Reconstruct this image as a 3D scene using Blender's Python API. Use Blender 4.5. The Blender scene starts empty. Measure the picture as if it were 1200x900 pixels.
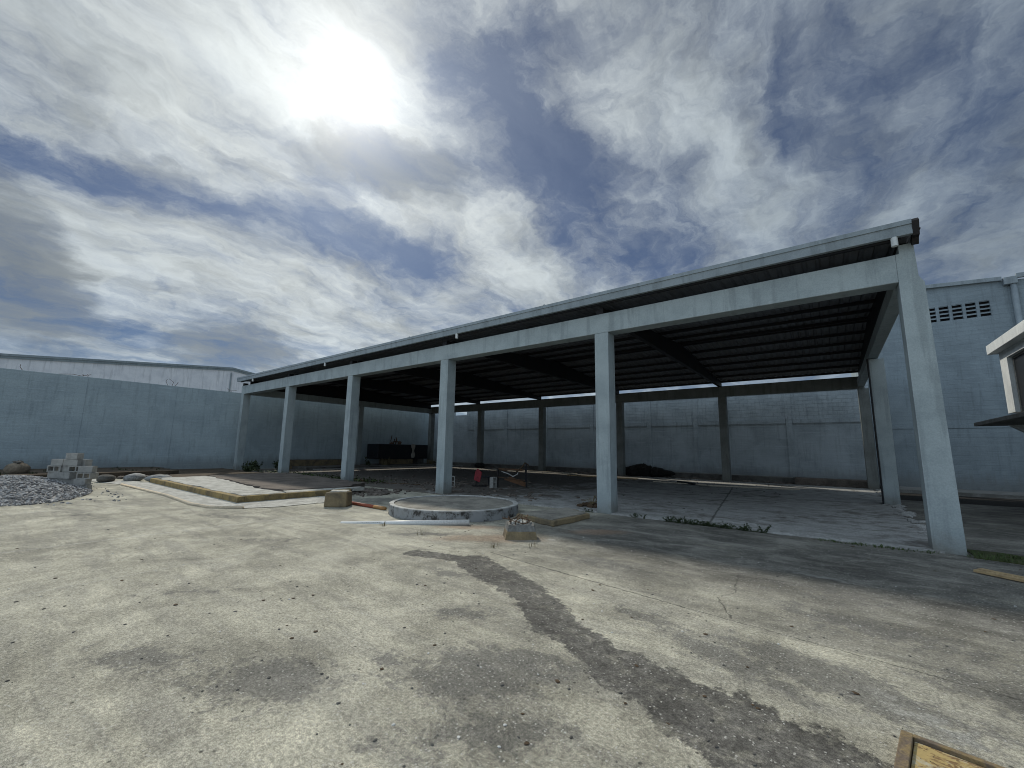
import bpy, bmesh, math, random
from mathutils import Vector, Matrix
R = math.radians
rnd = random.Random(7)
C = bpy.context.scene.collection
sc = bpy.context.scene

# ------------------------------------------------------------------ node helper
class NT:
    def __init__(s, nt):
        s.t = nt; s.n = nt.nodes; s.l = nt.links
    def put(s, sock, v):
        if v is None: return
        if hasattr(v, 'is_output') or isinstance(v, bpy.types.NodeSocket): s.l.new(v, sock)
        else:
            if sock.type == 'RGBA' and len(v) == 3: v = (*v, 1)
            sock.default_value = v
    def math(s, op, a, b=None, c=None, clamp=False):
        n = s.n.new('ShaderNodeMath'); n.operation = op; n.use_clamp = clamp
        for i, v in enumerate((a, b, c)): s.put(n.inputs[i], v)
        return n.outputs[0]
    def vmath(s, op, a, b=None, scale=None):
        n = s.n.new('ShaderNodeVectorMath'); n.operation = op
        s.put(n.inputs[0], a); s.put(n.inputs[1], b)
        if scale is not None: s.put(n.inputs['Scale'], scale)
        return n.outputs['Value'] if op in ('DOT_PRODUCT', 'LENGTH', 'DISTANCE') else n.outputs[0]
    def noise(s, vec, scale, detail=5, rough=.55, dist=0, col=False):
        n = s.n.new('ShaderNodeTexNoise'); s.put(n.inputs['Vector'], vec)
        for k, v in (('Scale', scale), ('Detail', detail), ('Roughness', rough), ('Distortion', dist)): n.inputs[k].default_value = v
        return n.outputs['Color' if col else 'Fac']
    def voro(s, vec, scale, out='Distance', feature='F1', rand=1):
        n = s.n.new('ShaderNodeTexVoronoi'); n.feature = feature; s.put(n.inputs['Vector'], vec)
        n.inputs['Scale'].default_value = scale; n.inputs['Randomness'].default_value = rand
        return n.outputs[out]
    def ss(s, v, a, b, lo=0., hi=1.):
        n = s.n.new('ShaderNodeMapRange'); n.interpolation_type = 'SMOOTHSTEP'
        s.put(n.inputs['Value'], v)
        for k, x in (('From Min', a), ('From Max', b), ('To Min', lo), ('To Max', hi)): s.put(n.inputs[k], x)
        return n.outputs[0]
    def mix(s, f, a, b, mode='MIX'):
        n = s.n.new('ShaderNodeMix'); n.data_type = 'RGBA'; n.blend_type = mode
        s.put(n.inputs['Factor'], f); s.put(n.inputs['A'] if False else n.inputs[6], a); s.put(n.inputs[7], b)
        return n.outputs[2]
    def map(s, vec, loc=(0,0,0), rot=(0,0,0), scale=(1,1,1), kind='POINT'):
        n = s.n.new('ShaderNodeMapping'); n.vector_type = kind; s.put(n.inputs['Vector'], vec)
        n.inputs['Location'].default_value = loc; n.inputs['Rotation'].default_value = rot; n.inputs['Scale'].default_value = scale
        return n.outputs[0]
    def sep(s, v):
        n = s.n.new('ShaderNodeSeparateXYZ'); s.put(n.inputs[0], v); return n.outputs
    def comb(s, x, y, z):
        n = s.n.new('ShaderNodeCombineXYZ')
        for i, v in enumerate((x, y, z)): s.put(n.inputs[i], v)
        return n.outputs[0]
    def blob(s, vec, cx, cy, ang, a, b):            # 1 at the centre, 0 at the ellipse's rim
        m = s.map(vec, (cx, cy, 0), (0, 0, ang), (a, b, 1), 'TEXTURE')
        g = s.n.new('ShaderNodeTexGradient'); g.gradient_type = 'SPHERICAL'; s.put(g.inputs[0], m)
        return g.outputs['Fac']
    def seg(s, vec, p, q):                          # distance to a segment in the XY plane (vec must be flat)
        d = (q[0]-p[0], q[1]-p[1], 0); L = d[0]**2+d[1]**2
        pa = s.vmath('SUBTRACT', vec, (p[0], p[1], 0))
        t = s.math('DIVIDE', s.vmath('DOT_PRODUCT', pa, d), L, clamp=True)
        return s.vmath('LENGTH', s.vmath('SUBTRACT', pa, s.vmath('SCALE', d, scale=t)))

MATS = {}
def material(name, rough=.8, metal=0., spec=.3):
    m = bpy.data.materials.new(name); m.use_nodes = True
    t = NT(m.node_tree); b = t.n['Principled BSDF']
    b.inputs['Roughness'].default_value = rough; b.inputs['Metallic'].default_value = metal
    b.inputs['Specular IOR Level'].default_value = spec
    MATS[name] = m
    return m, t, b
def pos(t):
    return t.n.new('ShaderNodeNewGeometry').outputs['Position']
def bump(t, b, h, strength=.4, dist=.01, prev=None):
    n = t.n.new('ShaderNodeBump'); n.inputs['Strength'].default_value = strength; n.inputs['Distance'].default_value = dist
    t.put(n.inputs['Height'], h)
    if prev is not None: t.put(n.inputs['Normal'], prev)
    t.l.new(n.outputs[0], b.inputs['Normal']); return n.outputs[0]
def simple(name, col, col2=None, scale=3., rough=.8, metal=0., bumps=.2, fine=40., amt=.6, bd=.006):
    """weathered two-tone surface"""
    m, t, b = material(name, rough, metal)
    p = pos(t); c2 = col2 or tuple(x*.7 for x in col)
    f = t.ss(t.noise(p, scale, 7, .65, .4), .38, .66)
    g = t.ss(t.noise(p, fine, 4, .6), .3, .75, .8, 1.15)
    c = t.mix(t.math('MULTIPLY', f, amt), col, c2)
    c = t.vmath('SCALE', c, scale=g)
    t.l.new(c, b.inputs['Base Color'])
    bump(t, b, t.math('ADD', t.noise(p, fine, 6, .7), t.math('MULTIPLY', f, .5)), bumps, bd)
    return m

# ------------------------------------------------------------------ mesh helper
class MB:
    def __init__(s): s.v = []; s.f = []
    def add(s, vs, fs):
        o = len(s.v); s.v += [Vector(x) for x in vs]; s.f += [tuple(i+o for i in f) for f in fs]; return s
    def box(s, x0, x1, y0, y1, z0, z1, M=None):
        vs = [Vector(p) for p in ((x0,y0,z0),(x1,y0,z0),(x1,y1,z0),(x0,y1,z0),(x0,y0,z1),(x1,y0,z1),(x1,y1,z1),(x0,y1,z1))]
        if M is not None: vs = [M @ p for p in vs]
        return s.add(vs, [(3,2,1,0),(4,5,6,7),(0,1,5,4),(1,2,6,5),(2,3,7,6),(3,0,4,7)])
    def tube(s, pts, r, n=8, cap=True):
        pts = [Vector(p) for p in pts]; rs = r if isinstance(r, (list, tuple)) else [r]*len(pts)
        vs = []; fs = []
        for i, p in enumerate(pts):
            d = (pts[min(i+1, len(pts)-1)]-pts[max(i-1, 0)]).normalized()
            a = Vector((0,0,1)) if abs(d.z) < .9 else Vector((1,0,0))
            u = d.cross(a).normalized(); w = u.cross(d)
            for k in range(n):
                t = 2*math.pi*k/n; vs.append(p+(u*math.cos(t)+w*math.sin(t))*rs[i])
        for i in range(len(pts)-1):
            for k in range(n):
                a, b = i*n+k, i*n+(k+1) % n; fs.append((a, b, b+n, a+n))
        if cap: fs += [tuple(range(n-1, -1, -1)), tuple(range((len(pts)-1)*n, len(pts)*n))]
        return s.add(vs, fs)
    def prism(s, poly, axis, a, b):
        """poly in the two other axes, swept from a to b"""
        n = len(poly); f = {'x': lambda p, t: (t, p[0], p[1]), 'y': lambda p, t: (p[0], t, p[1]), 'z': lambda p, t: (p[0], p[1], t)}[axis]
        return s.add([f(p, a) for p in poly]+[f(p, b) for p in poly],
                     [tuple(range(n)), tuple(range(2*n-1, n-1, -1))]+[(i, i+n, (i+1) % n+n, (i+1) % n) for i in range(n)])
    def lump(s, c, r, sub=2, jag=.18, rng=rnd, flat=0.):
        bm = bmesh.new(); bmesh.ops.create_icosphere(bm, subdivisions=sub, radius=1)
        rx, ry, rz = r if isinstance(r, (tuple, list)) else (r, r, r)
        rot = Matrix.Rotation(rng.uniform(0, 6.28), 3, 'Z')
        for v in bm.verts:
            k = 1+rng.uniform(-jag, jag); q = rot @ Vector((v.co.x*rx*k, v.co.y*ry*k, 0)); v.co = Vector((q.x, q.y, v.co.z*rz*k))
            if v.co.z < -flat*rz and flat: v.co.z = -flat*rz
        s.add([v.co+Vector(c) for v in bm.verts], [tuple(v.index for v in f.verts) for f in bm.faces]); bm.free(); return s
    def build(s, name, mat, parent=None, bevel=0., smooth=False, seg=2):
        me = bpy.data.meshes.new(name)
        off = parent_world(parent) if parent else Vector((0,0,0))
        me.from_pydata([tuple(v-off) for v in s.v], [], s.f); me.update()
        bm = bmesh.new(); bm.from_mesh(me); bmesh.ops.recalc_face_normals(bm, faces=bm.faces); bm.to_mesh(me); bm.free()
        o = bpy.data.objects.new(name, me); C.objects.link(o)
        me.materials.append(MATS[mat] if isinstance(mat, str) else mat)
        if parent: o.parent = parent
        if smooth:
            for p in me.polygons: p.use_smooth = True
        if bevel:
            b = o.modifiers.new('bevel', 'BEVEL'); b.width = bevel; b.segments = seg; b.limit_method = 'ANGLE'; b.angle_limit = R(40)
        return o
def parent_world(o):
    v = Vector((0,0,0))
    while o: v = v+o.location; o = o.parent
    return v
def tag(o, label=None, cat=None, group=None, kind=None):
    for k, x in (('label', label), ('category', cat), ('group', group), ('kind', kind)):
        if x: o[k] = x
    return o
def thing(name, loc, label, cat, group=None):
    o = bpy.data.objects.new(name, None); C.objects.link(o); o.location = loc; o.empty_display_size = .2
    return tag(o, label, cat, group)

# ------------------------------------------------------------------ camera (yaw -37.9, pitch 8.4, 1.55 m high, ultra-wide)
FPX = 483.1
yaw, pit, rol = R(-37.93), R(8.411), R(.97)
F = Vector((math.sin(yaw)*math.cos(pit), math.cos(yaw)*math.cos(pit), math.sin(pit)))
R0 = Vector((math.cos(yaw), -math.sin(yaw), 0)); U0 = R0.cross(F)
RR = R0*math.cos(rol)+U0*math.sin(rol); UU = U0*math.cos(rol)-R0*math.sin(rol)
cd = bpy.data.cameras.new('camera'); cam = bpy.data.objects.new('camera', cd); C.objects.link(cam)
cam.matrix_world = Matrix(((RR.x, UU.x, -F.x, 0), (RR.y, UU.y, -F.y, 0), (RR.z, UU.z, -F.z, 1.55), (0, 0, 0, 1)))
cd.sensor_width = 36; cd.lens = 36*FPX/1200; cd.shift_x = 4.4/1200; cd.shift_y = 5.06/1200
cd.clip_start = .05; cd.clip_end = 3000
sc.camera = cam
sc.cycles.filter_width = 1.0; sc.cycles.max_bounces = 6; sc.cycles.diffuse_bounces = 4; sc.cycles.glossy_bounces = 2

# ------------------------------------------------------------------ sky and sun
SUN = Vector((-.6639, .3486, .6616)).normalized()
elev = math.asin(SUN.z); azim = math.atan2(SUN.x, SUN.y)
w = bpy.data.worlds.new('World'); sc.world = w; w.use_nodes = True
t = NT(w.node_tree); bg = t.n['Background']
D = t.n.new('ShaderNodeTexCoord').outputs['Generated']
Dn = t.vmath('NORMALIZE', D)
sky = t.n.new('ShaderNodeTexSky'); sky.sky_type = 'NISHITA'; sky.sun_disc = False
sky.sun_elevation = elev; sky.sun_rotation = azim; sky.air_density = 1.0; sky.dust_density = .6; sky.ozone_density = 2.0
KQ = .2
dx, dy, dz = t.sep(Dn)[:3]
zz = t.math('ADD', t.math('MAXIMUM', dz, 0.0), KQ)
q = t.comb(t.math('DIVIDE', dx, zz), t.math('DIVIDE', dy, zz), 0.)      # cloud layer seen as a flat sheet high overhead
def qmap(u, v):
    d = F*FPX+RR*(u-595.6)-UU*(v-455.06); d.normalize(); z = max(d.z, 0)+KQ
    return Vector((d.x/z, d.y/z))
# wind-aligned coordinates: streaks run along +Y
sa = t.map(q, scale=(2.1, .62, 1))
warp = t.vmath('SCALE', t.vmath('SUBTRACT', t.noise(q, 1.6, 4, .6, col=True), (.5, .5, .5)), scale=.42)
warp2 = t.vmath('SCALE', t.vmath('SUBTRACT', t.noise(q, 7., 5, .65, col=True), (.5, .5, .5)), scale=.16)
qw = t.vmath('ADD', t.vmath('ADD', q, warp), warp2); qw = t.comb(*t.sep(qw)[:2], 0.)
def sky_blob(u, v, du, dv, wd):
    c = qmap(u, v); L = math.hypot(du, dv); e = 4/L
    a = (qmap(u+du*e, v+dv*e)-c)/e
    n = (-dv/L*wd, du/L*wd); en = 4/wd
    b = (qmap(u+n[0]*en, v+n[1]*en)-c)/en
    # ellipse spanned by the two conjugate axes -> principal axes
    A = [[a.x*a.x+b.x*b.x, a.x*a.y+b.x*b.y], [0, a.y*a.y+b.y*b.y]]
    th = .5*math.atan2(2*A[0][1], A[0][0]-A[1][1])
    m = (A[0][0]+A[1][1])/2; k = math.hypot((A[0][0]-A[1][1])/2, A[0][1])
    return t.blob(qw, c.x, c.y, th, math.sqrt(m+k), math.sqrt(max(m-k, 1e-6)))
def blobs(L):
    out = None
    for (u, v, du, dv, wd, k) in L:
        b = t.math('MULTIPLY', sky_blob(u, v, du, dv, wd), k)
        out = b if out is None else t.math('ADD', out, b)
    return out
cover = blobs([
    # clear gaps
    (60, 178, 170, 50, 30, -.8), (230, 232, 200, 58, 32, -1.0), (400, 278, 150, 38, 34, -1.1), (490, 305, 80, 22, 36, -.9),
    (570, 50, 30, 120, 74, -1.15), (600, 150, 30, 110, 84, -1.2), (650, 225, 50, 90, 80, -.95), (735, 300, 100, 36, 50, -.9),
    (918, 70, 10, 150, 38, -.55), (975, 190, 40, 110, 44, -.5), (1110, 120, 90, 90, 90, -.12), (1020, 100, 200, 60, 150, -.30), (860, 190, 120, 120, 60, .25), (720, 190, 100, 70, 70, -.6),
    (150, 390, 90, 22, 20, -.7), (700, 50, 60, 60, 60, -.2), (1020, 60, 40, 80, 50, -.3), (660, 20, 60, 50, 50, -.4),
    # solid cloud
    (400, 110, 150, 20, 130, .8), (170, 90, 280, 120, 150, .75), (330, 350, 330, 90, 80, .65), (620, 325, 110, 70, 55, .8),
    (100, 300, 160, 40, 90, .4), (830, 130, 60, 110, 90, .3), (1130, 290, 130, 50, 70, .55), (880, 250, 120, 60, 60, .3), (480, 235, 60, 30, 40, .5),
])
thick = blobs([
    (25, 320, 80, 110, 90, 2.0), (280, 410, 90, 10, 40, 1.9), (450, 195, 110, 30, 46, 1.9), (115, 70, 110, 60, 40, .7),
    (40, 110, 80, 40, 60, .5), (330, 290, 140, 40, 36, .35), (90, 395, 110, 10, 30, .8), (480, 335, 60, 15, 22, .4), (180, 190, 120, 30, 40, .4),
])
n1 = t.noise(sa, 1.7, 6, .62, .35)
n2 = t.noise(t.map(qw, scale=(1.3, .9, 1)), 4.2, 7, .68, .5)
n3 = t.noise(t.map(t.vmath('ADD', q, warp), scale=(2.6, .8, 1)), 2.6, 7, .60, .2)
n4 = t.noise(t.map(t.vmath('ADD', q, t.vmath('SCALE', warp, scale=.6)), scale=(7., 1.1, 1)), 2.4, 6, .62, .3)
nn = t.math('ADD', t.math('ADD', t.math('MULTIPLY', n1, .40), t.math('MULTIPLY', n2, .62)), t.math('MULTIPLY', n3, .18))
fld = t.math('ADD', t.math('MULTIPLY', t.math('ADD', t.math('SUBTRACT', nn, .6), t.math('MULTIPLY', t.math('SUBTRACT', n4, .5), .12)), 4.6), t.math('MULTIPLY', cover, 1.1))
mask = t.ss(fld, -1.15, 1.05)
# cloud light: bright forward scattering round the sun, greyer away from it and where the cloud is thick
cs = t.vmath('DOT_PRODUCT', Dn, tuple(SUN))
ang = t.math('ARCCOSINE', t.math('MINIMUM', cs, .99999))
near = t.math('POWER', t.math('MAXIMUM', t.math('MULTIPLY', t.math('ADD', cs, 1.), .5), 0.), 4.)
glow = t.math('ADD', t.math('MULTIPLY', t.math('POWER', 2.718, t.math('MULTIPLY', ang, -1/.060)), .95),
              t.math('MULTIPLY', t.math('POWER', 2.718, t.math('MULTIPLY', ang, -1/.20)), .13))
rel = t.math('ADD', t.math('MULTIPLY', t.noise(t.map(qw, scale=(1.6, .9, 1)), 3.1, 7, .62, .5), .6), t.math('MULTIPLY', n3, .4))
shade = t.math('MULTIPLY', t.ss(t.math('SUBTRACT', rel, t.math('MULTIPLY', thick, .22)), .26, .66, .58, 1.2), 1.)
lum = t.math('MULTIPLY', t.math('ADD', .19, t.math('MULTIPLY', near, .42)), shade)
lum = t.math('MULTIPLY', lum, t.ss(dz, 0., .35, 1.25, 1.0))
heavy = t.math('MULTIPLY', thick, .55, clamp=True)
lum = t.math('MULTIPLY', lum, t.math('SUBTRACT', 1., t.math('MULTIPLY', heavy, .26)))
ccol = t.mix(t.math('MULTIPLY', near, 1.1, clamp=True), (.74, .93, 1.12), (.93, 1.0, 1.0))
# unseen clouds behind the camera, brightened to lift the shade on columns and walls
back = t.ss(t.vmath('DOT_PRODUCT', Dn, (.20, -.97, .12)), -.05, .65, .95, 4.2)
lum = t.math('MULTIPLY', lum, back)
ccol = t.mix(heavy, ccol, (.84, .97, 1.07))
cloud = t.vmath('SCALE', t.mix(t.ss(back, 1., 2.5), ccol, (.80, .96, 1.10)), scale=lum)
blue = t.vmath('MULTIPLY', sky.outputs[0], (.0105, .0165, .0255))
blue = t.vmath('ADD', blue, t.vmath('SCALE', (.03, .04, .06), scale=.35))
colr = t.mix(t.math('ADD', t.math('MULTIPLY', mask, .86), .11), blue, cloud)
colr = t.vmath('ADD', colr, t.vmath('SCALE', (1., .985, .95), scale=glow))
STR = .1
t.l.new(t.vmath('SCALE', colr, scale=1/STR), bg.inputs['Color']); bg.inputs['Strength'].default_value = STR
w.cycles.sampling_method = 'MANUAL'; w.cycles.sample_map_resolution = 1024

sd = bpy.data.lights.new('sun', 'SUN'); so = bpy.data.objects.new('sun', sd); C.objects.link(so)
sd.energy = 2.25; sd.angle = R(3.5); sd.color = (1., .93, .80)
so.rotation_euler = SUN.to_track_quat('Z', 'Y').to_euler(); so.location = (-20, 12, 30)
sc.view_settings.view_transform = 'Standard'; sc.view_settings.look = 'None'
sc.view_settings.exposure = .3; sc.view_settings.gamma = 1.

# ------------------------------------------------------------------ materials
def ground_material():
    m, t, b = material('yard_concrete', .9, 0, .2)
    p = pos(t); p = t.comb(*t.sep(p)[:2], 0.)
    wn = t.vmath('SCALE', t.vmath('SUBTRACT', t.noise(p, 1.3, 6, .68, col=True), (.5, .5, .5)), scale=.55)
    wf = t.vmath('SCALE', t.vmath('SUBTRACT', t.noise(p, 9., 5, .7, col=True), (.5, .5, .5)), scale=.22)
    pw = t.vmath('ADD', t.vmath('ADD', p, wn), wf); pw = t.comb(*t.sep(pw)[:2], 0.)
    big = t.noise(p, .35, 5, .6, .5); mid = t.noise(p, 1.7, 8, .68, .4); fine = t.noise(p, 48., 7, .74); grit = t.noise(p, 190., 3, .6); gran = t.noise(p, 13., 6, .7)
    sweep = t.noise(t.map(p, rot=(0, 0, R(-52)), scale=(.5, 3.2, 1)), 1.1, 8, .7, .6)
    mot = t.noise(p, 5.5, 9, .74, .3)
    sweepx = t.noise(t.map(p, rot=(0, 0, R(8)), scale=(.9, 2.0, 1)), 1.1, 9, .74, .6)
    c = t.mix(t.ss(t.math('ADD', t.math('MULTIPLY', mid, .85), t.math('MULTIPLY', mot, .15)), .34, .66), (.365, .350, .285), (.535, .512, .415))
    c = t.mix(t.math('MULTIPLY', t.ss(sweep, .42, .62), .68), c, (.30, .29, .25))
    c = t.mix(t.math('MULTIPLY', t.ss(big, .5, .68), .4), c, (.52, .50, .41))
    # older, darker concrete beyond the long joint, plus shed shadow put into the colour
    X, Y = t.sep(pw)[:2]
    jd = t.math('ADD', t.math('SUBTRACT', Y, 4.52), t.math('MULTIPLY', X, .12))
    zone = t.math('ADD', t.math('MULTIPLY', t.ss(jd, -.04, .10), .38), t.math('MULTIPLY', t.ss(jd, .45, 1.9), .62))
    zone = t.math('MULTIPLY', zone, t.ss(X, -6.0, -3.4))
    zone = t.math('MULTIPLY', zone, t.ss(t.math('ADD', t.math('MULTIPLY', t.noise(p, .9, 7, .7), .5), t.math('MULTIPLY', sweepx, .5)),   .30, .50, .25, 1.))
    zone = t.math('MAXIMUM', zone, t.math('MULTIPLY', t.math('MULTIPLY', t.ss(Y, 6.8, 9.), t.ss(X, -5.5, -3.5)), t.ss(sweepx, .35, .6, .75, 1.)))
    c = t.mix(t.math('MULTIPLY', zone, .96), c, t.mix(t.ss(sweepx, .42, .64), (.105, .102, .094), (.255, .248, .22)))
    # dark tarry band running through the yard
    pl = [(-5.05, 4.25), (-4.1, 4.5), (-2.8, 3.95), (-2.05, 3.42), (-1.35, 3.1), (-.7, 2.93), (-.2, 2.72), (.6, 2.3)]
    wd = [.17, .27, .23, .20, .27, .36, .42]
    band = None
    pb = t.comb(*t.sep(t.vmath('ADD', p, t.vmath('ADD', t.vmath('SCALE', wn, scale=.5), t.vmath('SCALE', wf, scale=.8))))[:2], 0.)
    for (a, e, k) in zip(pl, pl[1:], wd):
        d = t.math('DIVIDE', t.seg(pb, a, e), k)
        band = d if band is None else t.math('MINIMUM', band, d)
    bandm = t.ss(t.math('ADD', band, t.math('ADD', t.math('MULTIPLY', t.math('SUBTRACT', mot, .5), 1.1), t.math('MULTIPLY', t.math('SUBTRACT', gran, .5), .9))), .90, 1.08, 1., 0.)
    bandm = t.math('MULTIPLY', bandm, t.ss(mot, .34, .5, .55, 1.))
    c = t.mix(t.math('MULTIPLY', bandm, .92), c, t.mix(t.ss(t.math('ADD', t.math('MULTIPLY', gran, .6), t.math('MULTIPLY', mid, .4)), .38, .62), (.082, .079, .074), (.150, .145, .134)))
    # blotchy oil stains
    st = None
    for (x, y, an, a, e, k) in [(-4.1, .98, 25, .75, .32, 1.), (-3.1, 1.4, 35, .8, .42, 1.15), (-2.05, 2.45, 45, .95, .5, 1.25), (-1.6, 2.0, 40, .7, .32, 1.),
                                (-2.7, 2.1, 20, .4, .2, .7), (-3.9, 3.85, 10, .7, .22, 1.), (-2.9, 3.1, 40, .5, .25, .8), (-.75, 3.75, -25, 1.0, .32, 1.1), (-.1, 3.9, -20, 1.1, .42, 1.3), (-1.5, 4.1, -12, .7, .25, .9), (.2, 5.2, -10, 1.3, .5, .9), (-2.6, 5.6, 5, 1.2, .4, .8), (-.2, 6.2, 0, 1.6, .6, .6),
                                (-5.5, 1.6, 60, 1., .3, .5), (-1.9, 1.5, 30, .6, .15, .6), (-5.9, 5.3, 40, 1.2, .25, .9), (.9, 4.3, -10, 1., .5, .9), (-7.5, 3.2, 50, 1.5, .3, .5), (-7.3, 7.3, 0, 2.5, 2.2, .8), (-10.6, 7.6, 45, 3., 1.3, .8), (-4.6, 6.2, 0, .7, .6, .7), (-13., 1.6, 10, 3., .5, .55), (-17., 3.0, 5, 3., .4, .5), (-10.5, 3.6, 20, 2.4, .4, .5)]:
        g = t.math('MULTIPLY', t.blob(pw, x, y, R(an), a, e), k); st = g if st is None else t.math('MAXIMUM', st, g)
    stm = t.ss(t.math('ADD', t.math('MULTIPLY', st, 1.02), t.math('ADD', t.math('MULTIPLY', t.math('SUBTRACT', mot, .5), 2.6), t.math('MULTIPLY', t.math('SUBTRACT', gran, .5), 1.8))), .22, .72)
    stm = t.math('MULTIPLY', stm, t.ss(st, .0, .30))
    c = t.mix(t.math('MULTIPLY', stm, .75), c, (.15, .147, .137))
    # rust stains, white splashes, pale construction joints, a dark open joint and a crack
    ru = t.math('MAXIMUM', t.blob(pw, -4.9, 5.7, R(40), 1.5, .5), t.math('MAXIMUM', t.blob(pw, -3.7, 7.6, R(45), .9, .4), t.blob(pw, -5.8, 6.3, R(40), 1.1, .35)))
    c = t.mix(t.math('MULTIPLY', t.ss(t.math('ADD', ru, t.math('SUBTRACT', fine, .5)), .15, .7), .55), c, (.30, .20, .135))
    wh = t.math('MAXIMUM', t.blob(pw, -.25, 6.9, R(-15), .8, .18), t.math('MAXIMUM', t.blob(pw, .35, 3.7, R(-30), .6, .2), t.blob(pw, -4.0, 6.4, R(20), .5, .14)))
    c = t.mix(t.math('MULTIPLY', t.ss(t.math('ADD', t.math('MULTIPLY', wh, .7), t.math('MULTIPLY', t.math('SUBTRACT', mot, .5), 1.6)), .25, .7), .45), c, (.50, .50, .46))
    for (a, e, wj, col, k) in [((-9.05, -6), (-9.5, 7.), .035, (.50, .49, .44), .6), ((-6.0, -6), (-6.9, 3.6), .022, (.46, .45, .40), .45), ((-13.5, -6), (-14.2, 3.3), .05, (.48, .46, .41), .5),
                               ((-4.2, 5.02), (-1.3, 4.62), .010, (.06, .06, .055), .85), ((-1.3, 4.62), (3., 4.12), .007, (.07, .07, .06), .7),
                               ((-1.08, 6.3), (-.98, 5.45), .007, (.08, .08, .07), .7), ((-.98, 5.45), (-1.1, 5.15), .006, (.08, .08, .07), .65), ((-1.1, 5.15), (-.86, 4.6), .007, (.08, .08, .07), .7)]:
        pj = t.comb(*t.sep(t.vmath('ADD', p, t.vmath('SCALE', wf, scale=.45 if wj < .02 else .3)))[:2], 0.)
        c = t.mix(t.math('MULTIPLY', t.ss(t.seg(pj, a, e), wj*.4, wj*1.5, 1., 0.), k), c, col)
    # exposed aggregate and pits
    c = t.vmath('SCALE', c, scale=t.ss(t.noise(p, .75, 9, .72, .6), .34, .64, .66, 1.10))
    c = t.vmath('SCALE', c, scale=t.ss(gran, .34, .66, .86, 1.12))
    c = t.vmath('SCALE', c, scale=t.ss(fine, .37, .63, .66, 1.28))
    c = t.vmath('SCALE', c, scale=t.ss(grit, .34, .66, .60, 1.36))
    v = t.voro(p, 55., 'Color'); vs = t.sep(v)[0]; vd = t.voro(p, 55.)
    spk = t.math('MULTIPLY', t.ss(vs, .86, .92), t.ss(vd, .28, .42, 1., 0.))
    c = t.mix(t.math('MULTIPLY', spk, .7), c, (.55, .54, .50))
    v2 = t.sep(t.voro(p, 23., 'Color'))[1]; vd2 = t.voro(p, 23.)
    pit = t.math('MULTIPLY', t.ss(v2, .965, .98), t.ss(vd2, .16, .30, 1., 0.))
    c = t.mix(t.math('MULTIPLY', pit, .8), c, (.06, .058, .05))
    t.l.new(c, b.inputs['Base Color'])
    h = t.math('ADD', t.math('MULTIPLY', fine, .7), t.math('ADD', t.math('MULTIPLY', grit, .5), t.math('MULTIPLY', mid, 1.2)))
    h = t.math('ADD', h, t.math('ADD', t.math('MULTIPLY', spk, .25), t.math('MULTIPLY', pit, -.6)))
    h = t.math('SUBTRACT', h, t.math('MULTIPLY', bandm, .12))
    bump(t, b, h, .7, .012)
ground_material()

def painted_wall(name, col, dark, course=.2, bw=.4, strength=.35, mk=.3, courses_above=None):
    """painted block wall: faint block courses, patchy paint, drip streaks"""
    m, t, b = material(name, .75, 0, .25)
    p = pos(t); X, Y, Z = t.sep(p)[:3]
    u = t.math('ADD', X, Y); pv = t.comb(u, Z, 0.)
    br = t.n.new('ShaderNodeTexBrick'); t.put(br.inputs['Vector'], t.vmath('ADD', pv, t.vmath('SCALE', t.noise(pv, 3., 3, .5, col=True), scale=.012)))
    for k, v in (('Scale', 1.), ('Mortar Size', .012), ('Mortar Smooth', .6), ('Brick Width', bw), ('Row Height', course)): br.inputs[k].default_value = v
    mort = br.outputs['Fac']
    patch = t.noise(pv, .8, 8, .65, .5); strk = t.noise(t.map(pv, scale=(5., .35, 1)), 1.2, 7, .65, .3); hz = t.noise(t.map(pv, scale=(.5, 6., 1)), 1.5, 6, .7, .3); fine = t.noise(p, 30., 6, .7)
    smooth = t.ss(t.math('ADD', Z, t.math('MULTIPLY', t.math('SUBTRACT', patch, .5), 1.2)), courses_above-.3, courses_above+.3) if courses_above else 1.
    c = t.mix(t.ss(patch, .36, .66), col, dark)
    c = t.mix(t.math('MULTIPLY', t.ss(strk, .50, .68), .45), c, tuple(x*.68 for x in dark))
    c = t.mix(t.math('MULTIPLY', t.ss(hz, .54, .68), .42), c, tuple(min(1, x*1.22) for x in col))
    hz2 = t.noise(t.map(pv, loc=(7., 3., 0), scale=(.8, 14., 1)), 1.4, 6, .72, .3)
    c = t.mix(t.math('MULTIPLY', t.ss(hz2, .60, .68), .5), c, tuple(x*.6 for x in dark))
    c = t.mix(t.math('MULTIPLY', t.math('MULTIPLY', mort, smooth), mk), c, tuple(x*.62 for x in dark))
    dirt = t.math('MULTIPLY', t.ss(t.math('ADD', Z, t.math('MULTIPLY', t.math('SUBTRACT', strk, .5), 1.4)), .3, 1.0, 1., 0.), .45)
    c = t.mix(dirt, c, (.13, .125, .11))
    c = t.vmath('SCALE', c, scale=t.ss(fine, .3, .7, .88, 1.1))
    t.l.new(c, b.inputs['Base Color'])
    h = t.math('ADD', t.math('MULTIPLY', fine, .35), t.math('MULTIPLY', hz, .7))
    h = t.math('SUBTRACT', h, t.math('MULTIPLY', t.math('MULTIPLY', mort, smooth), mk*2.4))
    bump(t, b, h, strength, .02)
painted_wall('left_wall_paint', (.42, .51, .55), (.35, .43, .475), bw=3., mk=.10, strength=.6)
painted_wall('back_wall_paint', (.40, .46, .50), (.30, .35, .385), mk=.22, strength=.9, courses_above=2.9)
painted_wall('warehouse_paint', (.25, .305, .34), (.20, .245, .275), mk=.12, bw=1.2, course=.2, strength=.7)
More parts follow.
